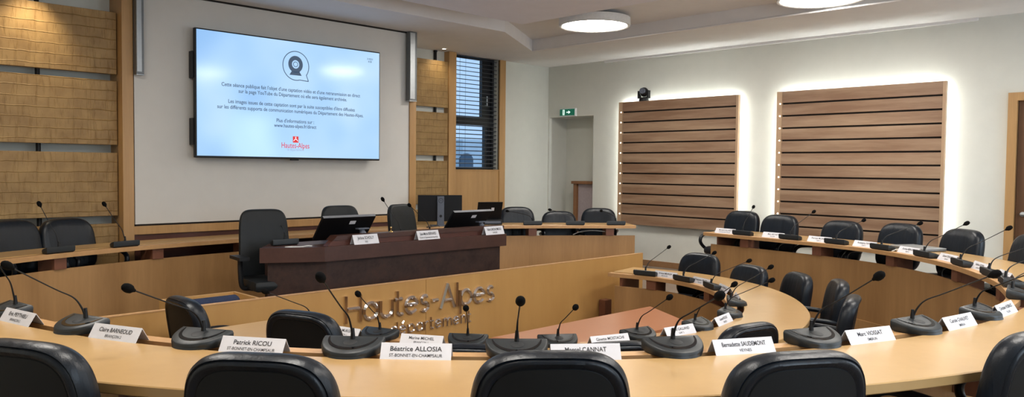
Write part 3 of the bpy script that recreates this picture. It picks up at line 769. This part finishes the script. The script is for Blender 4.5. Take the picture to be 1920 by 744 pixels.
# ------------------------------------------------------------------ parapet with the steel lettering
BX0, BX1, BY = 1.02, 7.72, 5.47
t = thing('low_parapet', 'low straight golden wood parapet carrying the steel lettering', 'parapet', (4.4, BY, PIT))
def bp(x, y, z): return (x-4.4, y-BY, z-PIT)
link('parapet_panel', box(*bp(BX0, BY, PIT), *bp(4.378, BY+.03, .49)), M['barrier'], t)
link('parapet_panel', box(*bp(4.382, BY, PIT), *bp(BX1, BY+.03, .49)), M['barrier'], t)
link('cap_rail', box(*bp(BX0, BY-.002, .49), *bp(BX1, BY+.034, .50), .002), M['edge'], t)
t = thing('wooden_tray_box', 'open wooden box behind the parapet at left holding a navy roll', 'box', (2.5, 5.7, 0))
bm = bmesh.new(); B(bm, -.30, .19, 0, .29, .215, .50); B(bm, .265, -.19, 0, .29, .19, .50); B(bm, -.30, -.19, 0, -.275, .19, .50)
link('side_boards', bm, M['barrier'], t)
link('bottom_board', box(-.275, -.19, .36, .265, .19, .385), M['panel'], t)
bm = bmesh.new(); tube(bm, [(2.24, 5.72, .447), (2.25, 5.72, .447), (2.5, 5.72, .447), (2.70, 5.72, .447), (2.72, 5.72, .447)], [.045, .06, .06, .06, .045], 18)
o = link('padded_roll', bm, M['navy'], at=(2.48, 5.72, .387), smooth=50); tag(o, 'navy padded roll lying in the wooden box behind the parapet', 'cushion')
o = link('wooden_block', box(6.87, 5.37, PIT, 6.99, 5.46, .03, .006), M['post'], at=(6.93, 5.41, PIT)); tag(o, 'small brown wooden block before the parapet at the far right end of the sunken desk', 'block')

def arc(cx, cy, r, a0, a1, n=14, ry=None):
    ry = r if ry is None else ry
    return [(cx+r*cos(rad(a0+(a1-a0)*k/n)), cy+ry*sin(rad(a0+(a1-a0)*k/n))) for k in range(n+1)]
def G(ch):
    """strokes and width of a letter, cap height 1"""
    X = .66
    if ch == 'H': return [[(0, 0), (0, 1)], [(.62, 0), (.62, 1)], [(.05, .5), (.57, .5)]], .62
    if ch == 'a': return [arc(.30, X/2, .29, 0, 360, 22, X/2-.03), [(.60, 0), (.60, X)]], .60
    if ch == 'u': return [[(0, X), (0, .3)]+arc(.26, .29, .26, 180, 360, 12, .26), [(.53, 0), (.53, X)]], .53
    if ch == 't': return [[(.1, .95), (.1, .2)]+arc(.26, .18, .16, 180, 270, 6, .15)+[(.34, .03)], [(-.05, X-.03), (.3, X-.03)]], .32
    if ch == 'e': return [[(.06, .35), (.54, .35)], arc(.30, X/2, .29, 5, 318, 20, X/2-.03)], .60
    if ch == 's': return [arc(.20, .485, .16, 40, 250, 12, .145)+arc(.20, .185, .18, 80, -140, 12, .155)], .40
    if ch == '-': return [[(0, .38), (.32, .38)]], .32
    if ch == 'A': return [[(0, 0), (.36, 1)], [(.36, 1), (.72, 0)], [(.17, .32), (.55, .32)]], .72
    if ch == 'l': return [[(0, 0), (0, 1)]], .02
    if ch == 'p': return [arc(.32, X/2, .29, 0, 360, 22, X/2-.03), [(0, -.34), (0, X)]], .61
    if ch == 'd': return [arc(.30, X/2, .29, 0, 360, 22, X/2-.03), [(.60, 0), (.60, 1)]], .60
    if ch == 'é': return [[(.06, .35), (.54, .35)], arc(.30, X/2, .29, 5, 318, 20, X/2-.03), [(.26, .80), (.42, 1.0)]], .60
    if ch == 'r': return [[(0, 0), (0, X)], arc(.25, .36, .25, 180, 75, 8, .27)], .30
    if ch == 'n': return [[(0, 0), (0, X)], arc(.25, .38, .25, 180, 0, 12, .25)+[(.5, 0)]], .5
    if ch == 'm': return [[(0, 0), (0, X)], arc(.22, .40, .22, 180, 0, 10, .23)+[(.44, 0)], arc(.66, .40, .22, 180, 0, 10, .23)+[(.88, 0)]], .88
def stroke(bm, pts, w, d):
    P = [Vector(p) for p in pts]; rows = []
    closed = (P[0]-P[-1]).length < 1e-4
    if closed: P = P[:-1]
    n = len(P)
    for i in range(n):
        a = P[(i-1) % n] if (closed or i > 0) else P[i]; b_ = P[(i+1) % n] if (closed or i < n-1) else P[i]
        tt = (b_-a).normalized(); nn = Vector((-tt.y, tt.x))
        rows.append([bm.verts.new((P[i].x+nn.x*o, -y, P[i].y+nn.y*o)) for o, y in ((-w, 0), (-w, .55*d), (0, d), (w, .55*d), (w, 0))])
    pairs = list(zip(rows, rows[1:]+([rows[0]] if closed else [])))
    if not closed: pairs = list(zip(rows, rows[1:]))
    for a, b_ in pairs:
        for k in range(5): bm.faces.new((a[k], a[(k+1) % 5], b_[(k+1) % 5], b_[k]))
    if not closed: bm.faces.new(rows[0]); bm.faces.new(rows[-1][::-1])
def lettering(word, x0, x1, z0, cap, w, d, label):
    t = thing('steel_lettering', label, 'lettering', (x0, BY-.0, z0))
    tot = sum(G(c)[1] for c in word); gap = ((x1-x0)/cap-tot)/(len(word)-1); x = 0
    for c in word:
        st, wd = G(c); bm = bmesh.new()
        for s in st: stroke(bm, [((x+px)*cap, py*cap) for px, py in s], w, d)
        link('letter', bm, M['chrome'], t); x += wd+gap
lettering('Hautes-Alpes', 3.53, 5.215, .208, .226, .0165, .034, 'large polished steel Hautes-Alpes lettering on the golden parapet')
lettering('département', 3.985, 4.915, .038, .113, .0095, .022, 'smaller polished steel département lettering under the large word on the parapet')

# salmon table in the pit
t = thing('low_table', 'low salmon orange table in the middle of the horseshoe desk', 'table', (4.9, 3.75, PIT))
pts = [(3.92, 4.12), (5.90, 4.09), (5.50, 3.42), (4.35, 3.45)]
bm = bmesh.new(); prism(bm, [(x-4.9, y-3.75) for x, y in pts], .57, .60)
link('tabletop', bm, M['salmon'], t)
for x, y in ((4.15, 4.02), (5.7, 4.0), (5.4, 3.52), (4.45, 3.55)):
    bm = bmesh.new(); tube(bm, [(x-4.9, y-3.75, 0), (x-4.9, y-3.75, .57)], .025, 10); link('leg', bm, M['alud'], t, 40)

# ------------------------------------------------------------------ chairs
def outline(a, b, n, taper, k=56):
    pts = []
    for i in range(k):
        t_ = 2*PI*i/k
        x = a*math.copysign(abs(cos(t_))**(2/n), cos(t_)); z = b*math.copysign(abs(sin(t_))**(2/n), sin(t_))
        x *= 1-taper*(z/b)
        pts.append((x, z))
    return pts
def cushion(ol, prof, bend, lean, cz):
    """closed pad: prof lists (scale, y) from back centre to front centre"""
    bm = bmesh.new(); rings = []
    def P(x, z, y): return (x, y+bend*x*x-lean*(z), cz+z)
    for s, y in prof:
        if s == 0: rings.append([bm.verts.new(P(0, 0, y))])
        else: rings.append([bm.verts.new(P(x*s, z*s, y)) for x, z in ol])
    n = len(ol)
    for a, b_ in zip(rings, rings[1:]):
        for k in range(n):
            k2 = (k+1) % n
            if len(a) == 1: bm.faces.new((a[0], b_[k], b_[k2]))
            elif len(b_) == 1: bm.faces.new((a[k], b_[0], a[k2]))
            else: bm.faces.new((a[k], b_[k], b_[k2], a[k2]))
    return bm

def chair_base(t):
    bm = bmesh.new()
    lathe(bm, [(0, .05), (.04, .05), (.045, .12), (.03, .14), (0, .14)], n=14)
    for k in range(5):
        a = 2*PI*k/5+.3
        tube(bm, [(.03*cos(a), .03*sin(a), .105), (.17*cos(a), .17*sin(a), .10), (.29*cos(a), .29*sin(a), .072)], [.028, .022, .016], 8)
    link('star_base', bm, M['black'], t, 50)
    for k in range(5):
        a = 2*PI*k/5+.3
        bm = bmesh.new(); c = Vector((.29*cos(a), .29*sin(a), .026)); ax = Vector((-sin(a), cos(a), 0))
        for s in (-.022, .006): lathe(bm, [(0, 0), (.026, 0), (.026, .016), (0, .016)], c+ax*s, 12, ax)
        tube(bm, [c+Vector((0, 0, .02)), c+Vector((0, 0, .055))], .008, 6)
        link('castor', bm, M['black'], t, 40)
    bm = bmesh.new(); lathe(bm, [(0, .12), (.026, .12), (.026, .26), (.018, .262), (.018, .45), (0, .45)], n=12)
    link('gas_column', bm, M['black'], t, 40)

def leather_chair():
    t = thing('swivel_chair', '', 'chair')
    chair_base(t)
    ol = outline(.25, .245, 5, .0)
    bm = bmesh.new(); rings = []
    for s, z in ((0, .40), (.85, .40), (.98, .42), (1, .45), (.97, .485), (.85, .50), (.5, .505), (0, .50)):
        rings.append([bm.verts.new((0, .02, z))] if s == 0 else [bm.verts.new((x*s, .02+y*s, z)) for x, y in ol])
    n = len(ol)
    for a, b_ in zip(rings, rings[1:]):
        for k in range(n):
            k2 = (k+1) % n
            if len(a) == 1: bm.faces.new((a[0], b_[k2], b_[k]))
            elif len(b_) == 1: bm.faces.new((a[k], a[k2], b_[0]))
            else: bm.faces.new((a[k], a[k2], b_[k2], b_[k]))
    link('seat', bm, M['leather'], t, 60)
    ol = outline(.255, .25, 3.7, .035, 72)
    prof = [(0, -.040), (.5, -.040), (.80, -.040), (.835, -.050), (.88, -.056), (.915, -.052), (.932, -.043), (.95, -.046), (.985, -.030), (1, -.005), (.995, .015), (.97, .034), (.9, .048), (.7, .056), (.4, .060), (0, .060)]
    bk = link('backrest', cushion(ol, prof, .35, .16, .70), M['leather'], t, True); bk.location = (0, -.245, 0)
    prof = [(0, -.046), (.5, -.046), (.80, -.046), (.822, -.040), (0, -.038)]
    link('back_panel', cushion(ol, prof, .35, .16, .70), M['backcloth'], bk, 40)
    bm = bmesh.new(); tube(bm, [(0, -.02, .40), (0, -.20, .385), (0, -.27, .43), (0, -.285, .50)], .03, 8)
    link('back_support', bm, M['black'], t, 60)
    for s in (-1, 1):
        bm = bmesh.new()
        tube(bm, catmull([(s*.235, -.23, .60), (s*.275, -.17, .635), (s*.285, 0, .65), (s*.285, .14, .645), (s*.285, .215, .60), (s*.28, .21, .53), (s*.265, .12, .455), (s*.22, .06, .43)], 6), .021, 10)
        link('armrest', bm, M['leather_smooth'], t, True)
    return t

def exec_chair():
    t = thing('executive_chair', '', 'chair')
    chair_base(t)
    bm = box(-.25, -.22, .40, .25, .26, .50, .04); link('seat', bm, M['execcloth'], t, 40)
    ol = outline(.235, .34, 5.5, .06, 72)
    prof = [(0, -.035), (.7, -.035), (.95, -.030), (1, -.010), (1, .008), (.975, .022), (.93, .027), (.6, .030), (0, .030)]
    bk = link('backrest', cushion(ol, prof, .5, .13, .76), M['execcloth'], t, 50); bk.location = (0, -.24, 0)
    ol = outline(.20, .16, 4, 0, 40)
    link('back_shell', cushion(ol, [(0, -.06), (.8, -.06), (1, -.04), (1, -.02), (0, -.02)], .4, .1, .50), M['black'], bk, 50)
    bm = bmesh.new(); tube(bm, catmull([(0, 0, .395), (0, -.2, .385), (0, -.275, .42), (0, -.26, .6)], 5), [.035]*16, 8)
    link('back_support', bm, M['black'], t, 60)
    bm = bmesh.new(); tube(bm, [(-.05, .05, .385), (-.22, .05, .375), (-.27, .05, .365)], .009, 8); link('tilt_lever', bm, M['black'], t, 50)
    for s in (-1, 1):
        bm = bmesh.new(); tube(bm, catmull([(s*.20, .02, .41), (s*.28, .02, .43), (s*.295, .01, .55), (s*.295, 0, .675)], 6), .022, 8)
        B(bm, s*.295-.045, -.15, .672, s*.295+.045, .13, .700)
        link('armrest', bm, M['black'], t, 40)
    return t

lc = leather_chair(); used = [False]
def put_chair(x, y, ang, zfloor, lift, label, group):
    """x, y: where the top of the backrest stands; ang: direction from the table to the chair"""
    if used[0]: t = dup(lc)
    else: t = lc; used[0] = True
    n = Vector((cos(rad(ang)), sin(rad(ang))))
    t.location = (x-n.x*.285, y-n.y*.285, zfloor); t.rotation_euler = (0, 0, rad(ang+90))
    for ch in t.children:
        if not ch.name.startswith(('star_base', 'castor')): ch.location.z = lift
    t['label'] = label; t['group'] = group
    return t
for x, y, a, zf, lift, label, group in CHAIRS: put_chair(x, y, a, zf, lift, label, group)

ec = exec_chair()
g = 'charcoal executive chairs behind the stone desk'
for i, (x, y, rz, lb) in enumerate(((3.42, 6.74, 172, 'charcoal executive chair at the left end of the brown stone desk'), (4.42, 6.95, 180, 'charcoal executive chair behind the left tilted monitor'), (5.20, 6.86, 196, 'charcoal executive chair in the middle of the stone desk, right of the left monitor'))):
    t = ec if i == 0 else dup(ec)
    t.location = (x, y-.25, 0); t.rotation_euler = (0, 0, rad(rz)); t['label'] = lb; t['group'] = g

# ------------------------------------------------------------------ conference microphones
def dshape(sx=1, sy=1, a=.128, yb=-.075, L=.158, n=28):
    pts = [(a*sx*cos(PI*k/n)*1.0, yb*sy+L*sy*(sin(PI*k/n)**.85)) for k in range(n+1)]
    return pts
def mic_meshes():
    out = {}
    bm = bmesh.new(); rows = []
    def top(y): return .058-.036*((y+.075)/.158)
    base = dshape()
    rows.append([bm.verts.new((x*.90, (y+.075)*.93-.06, 0)) for x, y in base])
    rows.append([bm.verts.new((x*.985, y*.985, .012)) for x, y in base])
    rows.append([bm.verts.new((x, y, top(y)-.012)) for x, y in base])
    rows.append([bm.verts.new((x*.975, (y+.075)*.975-.073, top(y)-.002)) for x, y in base])
    rows.append([bm.verts.new((x*.93, (y+.075)*.93-.068, top(y)+.001)) for x, y in base])
    rows.append([bm.verts.new((x*.5, (y+.075)*.5-.045, top((y+.075)*.5-.045)+.003)) for x, y in base])
    n = len(base)
    for a, b_ in zip(rows, rows[1:]):
        for k in range(n): bm.faces.new((a[k], a[(k+1) % n], b_[(k+1) % n], b_[k]))
    bm.faces.new(rows[0][::-1]); bm.faces.new(rows[-1])
    out['base'] = (bm, M['mic'], 40)
    bm = bmesh.new(); R = []
    for k in range(25):
        a = PI*(.03+.94*k/24)
        p = []
        wd = .10*sin(a)**.6+.012
        for s in (.80, .80-wd):
            x, y = .128*s*cos(a), -.075+.158*s*sin(a)**.85+.0
            p.append((x, y, top(y)+.0042))
        R.append([bm.verts.new(q) for q in p])
    for a, b_ in zip(R, R[1:]): bm.faces.new((a[0], a[1], b_[1], b_[0]))
    e = bmesh.ops.extrude_face_region(bm, geom=list(bm.faces)); bmesh.ops.translate(bm, verts=[v for v in e['geom'] if isinstance(v, bmesh.types.BMVert)], vec=(0, 0, -.004))
    out['button_strip'] = (bm, M['micdark'], 40)
    bm = bmesh.new(); lathe(bm, [(0, 0), (.027, 0), (.027, .0045), (.024, .0055), (0, .0055)], (0, -.012, top(-.012)-.001), 20, (0, .22, 1)); out['speaker_grille'] = (bm, M['grille'], 40)
    bm = bmesh.new(); lathe(bm, [(0, 0), (.0105, 0), (.009, .02), (.0065, .045), (0, .046)], (0, -.045, .052), 12); out['stem_boot'] = (bm, M['black'], 60)
    return {k: (lambda o: (o.data, m))(link(k, b_, m, None, s)) or None for k, (b_, m, s) in out.items()} if False else out
MP = {}
for k, (bm_, m_, s_) in mic_meshes().items():
    o = link(k, bm_, m_, None, s_); MP[k] = o.data; bpy.data.objects.remove(o)
def put_mic(x, y, z, ang, out, side, up, label, group):
    t = thing('conference_microphone', label, 'microphone', (x, y, z), rad(ang-90), group)
    kids = {}
    for k in ('base', 'button_strip', 'speaker_grille', 'stem_boot'):
        o = bpy.data.objects.new(k, MP[k]); COL.objects.link(o); o.parent = t; kids[k] = o
    r = Vector((0, -.045, .055)); hd = Vector((-side, -.045+out, .055+up))
    d = hd-r; flat = Vector((d.x, d.y, 0))
    p = catmull([r, r+Vector((0, 0, .05))+flat*.06, r+Vector((0, 0, .05+.18*up))+flat*.17, r+Vector((0, 0, .05+up*.36))+flat*.42, hd], 6)
    n = len(p); bm = bmesh.new(); tube(bm, p, [.0055-.0025*min(1, i/(n*.6)) for i in range(n)], 8)
    link('gooseneck', bm, M['black'], t, True)
    ax = (p[-1]-p[-3]).normalized()
    bm = bmesh.new(); lathe(bm, [(0, -.012), (.006, -.010), (.008, -.004), (.0105, .0), (.0165, .008), (.0185, .018), (.018, .030), (.014, .041), (.007, .047), (0, .048)], hd-ax*.018, 16, ax)
    link('foam_windscreen', bm, M['blackmat'], t, True)
for a in MICS: put_mic(*a)

# ------------------------------------------------------------------ name cards
def put_card(x, y, z, ang, l1, l2, side, label, group, w=.28, tall=1.0):
    """side 1: writing towards the seats, -1: towards the middle of the room"""
    t = thing('name_card', label, 'name card', (x, y, z), rad(ang-90+(180 if side < 0 else 0)), group)
    hw, d, h_ = w/2, .036, .058*tall
    bm = bmesh.new()
    prof = [(d, 0), (0, h_), (-d, 0)]; inn = [(d-.0015, 0), (0, h_-.004), (-d+.0015, 0)]
    A = [[bm.verts.new((s*hw, y_, z_)) for y_, z_ in prof] for s in (-1, 1)]; I = [[bm.verts.new((s*hw, y_, z_)) for y_, z_ in inn] for s in (-1, 1)]
    for k in (0, 1):
        bm.faces.new((A[0][k], A[0][k+1], A[1][k+1], A[1][k])); bm.faces.new((I[0][k], I[1][k], I[1][k+1], I[0][k+1]))
        for s in (0, 1): bm.faces.new((A[s][k], I[s][k], I[s][k+1], A[s][k+1]))
    for k in (0, 2): bm.faces.new((A[0][k], A[1][k], I[1][k], I[0][k]))
    link('card', bm, M['paper'], t)
    tl = math.atan2(d, h_)
    for body, wd, v, ht, bo in ((l1, min(.0128*len(l1), .205), .037*tall, .0185*tall, .0013), (l2, min(.0095*len(l2), .228), .0145*tall, .0125*tall, .0005)):
        if not body: continue
        b_ = fit_text(body, wd, ht, bo)
        # text plane: x -> -x seen from +y side
        mtx = Matrix.Translation((0, d*(1-v/h_)+.0012, v))@Matrix.Rotation(PI, 4, 'Z')@Matrix.Rotation(PI/2-tl, 4, 'X')
        bmesh.ops.transform(b_, matrix=mtx, verts=b_.verts)
        link('lettering', b_, M['ink'], t)
for a in CARDS: put_card(*a)

# ------------------------------------------------------------------ stone desk of the chair
DX, DY = 4.6, 6.3
t = thing('stone_desk', 'brown stone clad desk with a raised front, behind the lettered parapet', 'desk', (DX, DY, 0))
def off(pts): return [(x-DX, y-DY) for x, y in pts]
bm = bmesh.new(); prism(bm, off([(3.26, 6.28), (3.70, 6.04), (5.86, 6.04), (5.86, 6.10), (3.75, 6.10), (3.32, 6.34)]), 0, .665)
prism(bm, off([(5.80, 6.101), (5.86, 6.101), (5.86, 6.58), (5.80, 6.58)]), 0, .665)
link('base_panel', bm, M['stone'], t)
bm = bmesh.new(); prism(bm, off([(3.18, 6.27), (3.66, 6.0), (5.92, 6.0), (5.92, 6.03), (3.67, 6.03), (3.2, 6.295)]), .660, .79)
prism(bm, off([(5.885, 6.031), (5.92, 6.031), (5.92, 6.62), (5.885, 6.62)]), .660, .79)
link('fascia', bm, M['stone_red'], t)
bm = bmesh.new(); prism(bm, off([(3.2, 6.296), (3.67, 6.031), (5.884, 6.031), (5.884, 6.62), (3.45, 6.62)]), .75, .785)
link('worktop', bm, M['stone_red'], t)
# raised front with sloping left end
def wedge(bm, x0a, x0b, x1, y0, y1, z0, z1):
    a = [bm.verts.new((x-DX, y0-DY, z)) for x, z in ((x0a, z0), (x1, z0), (x1, z1), (x0b, z1))]; c = [bm.verts.new((x-DX, y1-DY, z)) for x, z in ((x0a, z0), (x1, z0), (x1, z1), (x0b, z1))]
    bm.faces.new(a); bm.faces.new(c[::-1])
    for i in range(4): bm.faces.new((a[i], a[(i+1) % 4], c[(i+1) % 4], c[i]))
bm = bmesh.new(); wedge(bm, 3.74, 3.80, 5.93, 6.09, 6.16, .785, .835)
link('raised_front', bm, M['maroon'], t)
bm = bmesh.new(); wedge(bm, 3.795, 3.84, 5.96, 6.08, 6.20, .835, .875)
link('front_lip', bm, M['stone_red'], t)
o = link('support_panel', box(3.4-DX, 6.45-DY, 0, 3.44-DX, 6.60-DY, .75), M['stone'], t)

def tilted_monitor(x0, x1, label):
    t = thing('tilted_monitor', label, 'monitor', ((x0+x1)/2, 6.40, .785)); W = x1-x0; hw = W/2
    R = Matrix.Translation((0, -.02, .035))@Matrix.Rotation(rad(39), 4, 'X')
    def tb(bm): bmesh.ops.transform(bm, matrix=R, verts=bm.verts); return bm
    hs = link('housing', tb(box(-hw, -.015, 0, hw, .012, .285, .004)), M['monback'], t)
    link('top_edge', tb(box(-hw+.004, -.0155, .283, hw-.004, .0125, .2875)), M['monedge'], t)
    link('screen', tb(box(-hw+.01, .012, .01, hw-.01, .0135, .275)), M['micdark'], t)
    x = hw*.55
    link('asset_label', tb(box(x-.14, -.0165, .195, x-.075, -.0148, .235)), M['paper'], t)
    bm = bmesh.new(); tube(bm, [(x, -.19, .01), (x, -.19, .07), (x, -.155, .13)], [.045, .035, .02], 12); B(bm, x-.06, -.20, .125, x+.06, -.14, .138)
    B(bm, x-.11, -.235, 0, x+.11, -.10, .012)
    link('stand', bm, M['greycap'], t, 40)
    return t
tilted_monitor(3.76, 4.34, 'black monitor tilted back on the left half of the stone desk')
tilted_monitor(5.33, 5.88, 'black monitor tilted back at the right end of the stone desk')
# upright monitor on the far desk, seen from behind
a = rad(62)
t = thing('upright_monitor', 'upright black monitor seen from behind on the far curved desk', 'monitor', (6.43, 7.75, .75), a-PI/2)
link('housing', box(-.29, -.02, .06, .29, .015, .40, .006), M['monback'], t)
link('screen', box(-.28, .015, .07, .28, .017, .39), M['micdark'], t)
link('stand_column', box(-.045, -.05, .008, .045, -.02, .385, .004), M['greycap'], t)
for nm, r0, r1, zz in (('cable_hole', 0, .018, .13), ('badge_ring', .026, .031, .33)):
    bm = bmesh.new(); annulus(bm, r0, r1, 0, 0, n=24)
    bmesh.ops.transform(bm, matrix=Matrix.Translation((0, -.0512, zz))@XZ, verts=bm.verts); link(nm, bm, M['black'], t)
b_ = fit_text('DELL', .034, .012); bmesh.ops.transform(b_, matrix=Matrix.Translation((0, -.0514, .33))@XZ, verts=b_.verts); link('badge_text', b_, M['black'], t)
bm = box(-.12, -.09, 0, .12, .09, .012, .004); link('foot', bm, M['greycap'], t)
# laptop
t = thing('open_laptop', 'open black laptop standing right of the upright monitor on the far desk', 'laptop', (7.10, 7.55, .82), rad(62-90))
link('keyboard_base', box(-.17, -.02, 0, .17, .22, .018, .004), M['black'], t)
R = Matrix.Translation((0, -.022, .012))@Matrix.Rotation(rad(22), 4, 'X')
bm = box(-.17, -.012, 0, .17, 0, .245, .004); bmesh.ops.transform(bm, matrix=R, verts=bm.verts); lid = link('lid', bm, M['monback'], t)
bm = box(.02, -.0135, .12, .06, -.0118, .165); bmesh.ops.transform(bm, matrix=R, verts=bm.verts); link('sticker', bm, M['paper'], lid)
t = thing('docking_box', 'low black box under the open laptop on the far desk', 'box', (7.10, 7.60, .75), rad(62-90))
link('housing', box(-.2, -.12, 0, .2, .13, .068, .006), M['black'], t); link('front_strip', box(-.18, -.122, .02, .18, -.12, .05), M['greycap'], t)
bm = bmesh.new(); tube(bm, catmull([(6.30, 7.60, .757), (6.22, 7.56, .775), (6.1, 7.58, .757), (6.15, 7.66, .757), (6.3, 7.66, .757)], 8), .004, 6)
tag(link('black_cable', bm, M['black'], at=(6.2, 7.6, .753)), 'loose black cable in front of the upright monitor', 'cable')
# closed laptop on the right desk
t = thing('closed_laptop', 'closed grey laptop lying on the right curved desk behind the name cards', 'laptop', (8.13, 2.52, .75), rad(-30+90))
link('keyboard_base', box(-.21, -.14, .004, .21, .14, .02, .004), M['alud'], t)
link('lid', box(-.21, -.14, .0205, .21, .14, .032, .004), M['alu'], t)
link('rubber_feet', box(-.15, -.1, 0, .15, .1, .004), M['black'], t)
bm = bmesh.new(); tube(bm, catmull([(7.72, 2.62, .754), (7.77, 2.58, .775), (7.82, 2.55, .754), (7.86, 2.50, .754)], 6), .004, 6)
tag(link('white_cable', bm, M['cable_white'], at=(7.78, 2.58, .75)), 'short white cable beside the closed laptop on the right desk', 'cable')
# cable and bell on the stone desk
bm = bmesh.new(); tube(bm, catmull([(3.50, 6.14, .789), (3.44, 6.165, .789), (3.40, 6.20, .792), (3.41, 6.235, .789), (3.47, 6.22, .789), (3.53, 6.17, .789), (3.58, 6.16, .794), (3.63, 6.17, .789)], 8), .006, 6)
tag(link('white_cable', bm, M['cable_white'], at=(3.5, 6.18, .785)), 'looped white cable on the left end of the stone desk', 'cable')
bm = bmesh.new(); lathe(bm, [(0, 0), (.022, 0), (.02, .006), (.008, .012), (.006, .03), (.011, .036), (.011, .046), (.006, .052), (0, .053)], n=16)
o = link('brass_bell', bm, M['brass'], None, 50); o.location = (4.47, 6.13, .875); tag(o, 'tiny brass knob standing on the lip of the stone desk', 'bell')
# a cable hanging under the far desk at right
bm = bmesh.new(); tube(bm, catmull([(7.95, 6.78, .62), (8.05, 6.72, .66), (8.2, 6.62, .672), (8.35, 6.5, .65), (8.42, 6.43, .60)], 6), .006, 6)
tag(link('grey_cable', bm, M['alu'], at=(8.2, 6.6, .6)), 'grey cable looping under the right end of the far desk', 'cable')

# ------------------------------------------------------------------ light and camera
def spot(loc, target, e, size, blend, c, r=.03):
    l = bpy.data.lights.new('downlight_beam', 'SPOT'); l.energy = e; l.spot_size = rad(size); l.spot_blend = blend; l.color = c; l.shadow_soft_size = r
    o = bpy.data.objects.new('downlight_beam', l); COL.objects.link(o); o.location = loc
    o.rotation_euler = (Vector(target)-Vector(loc)).to_track_quat('-Z', 'Y').to_euler()
spot((7.47, 8.9, ZS-.02), (7.42, 9.12, 2.35), 10, 120, 1, (1, .86, .62))
spot((1.95, 8.02, ZS-.02), (1.9, 8.36, 2.2), 42, 80, .9, (1, .84, .58))

wd = bpy.data.worlds.new('sky'); S.world = wd; wd.use_nodes = True
bg = wd.node_tree.nodes['Background']; bg.inputs[0].default_value = (.50, .72, 1, 1); bg.inputs[1].default_value = .85

cam = bpy.data.cameras.new('camera'); co = bpy.data.objects.new('camera', cam); COL.objects.link(co)
cam.sensor_fit = 'HORIZONTAL'; cam.sensor_width = 36; cam.lens = 1450*36/1920; cam.clip_start = .05
yaw, pitch, roll = rad(45), rad(-2.2), .0098
fw = Vector((cos(yaw)*cos(pitch), sin(yaw)*cos(pitch), sin(pitch)))
r = Vector((sin(yaw), -cos(yaw), 0)); u = r.cross(fw)
r2 = r*cos(roll)+u*sin(roll); u2 = u*cos(roll)-r*sin(roll)
co.matrix_world = Matrix(((r2.x, u2.x, -fw.x, 0), (r2.y, u2.y, -fw.y, 0), (r2.z, u2.z, -fw.z, 1.5), (0, 0, 0, 1)))
S.camera = co
vs_ = S.view_settings
vs_.view_transform = 'Standard'; vs_.look = 'None'; vs_.gamma = 1; vs_.use_curve_mapping = False; vs_.exposure = EXPOSURE
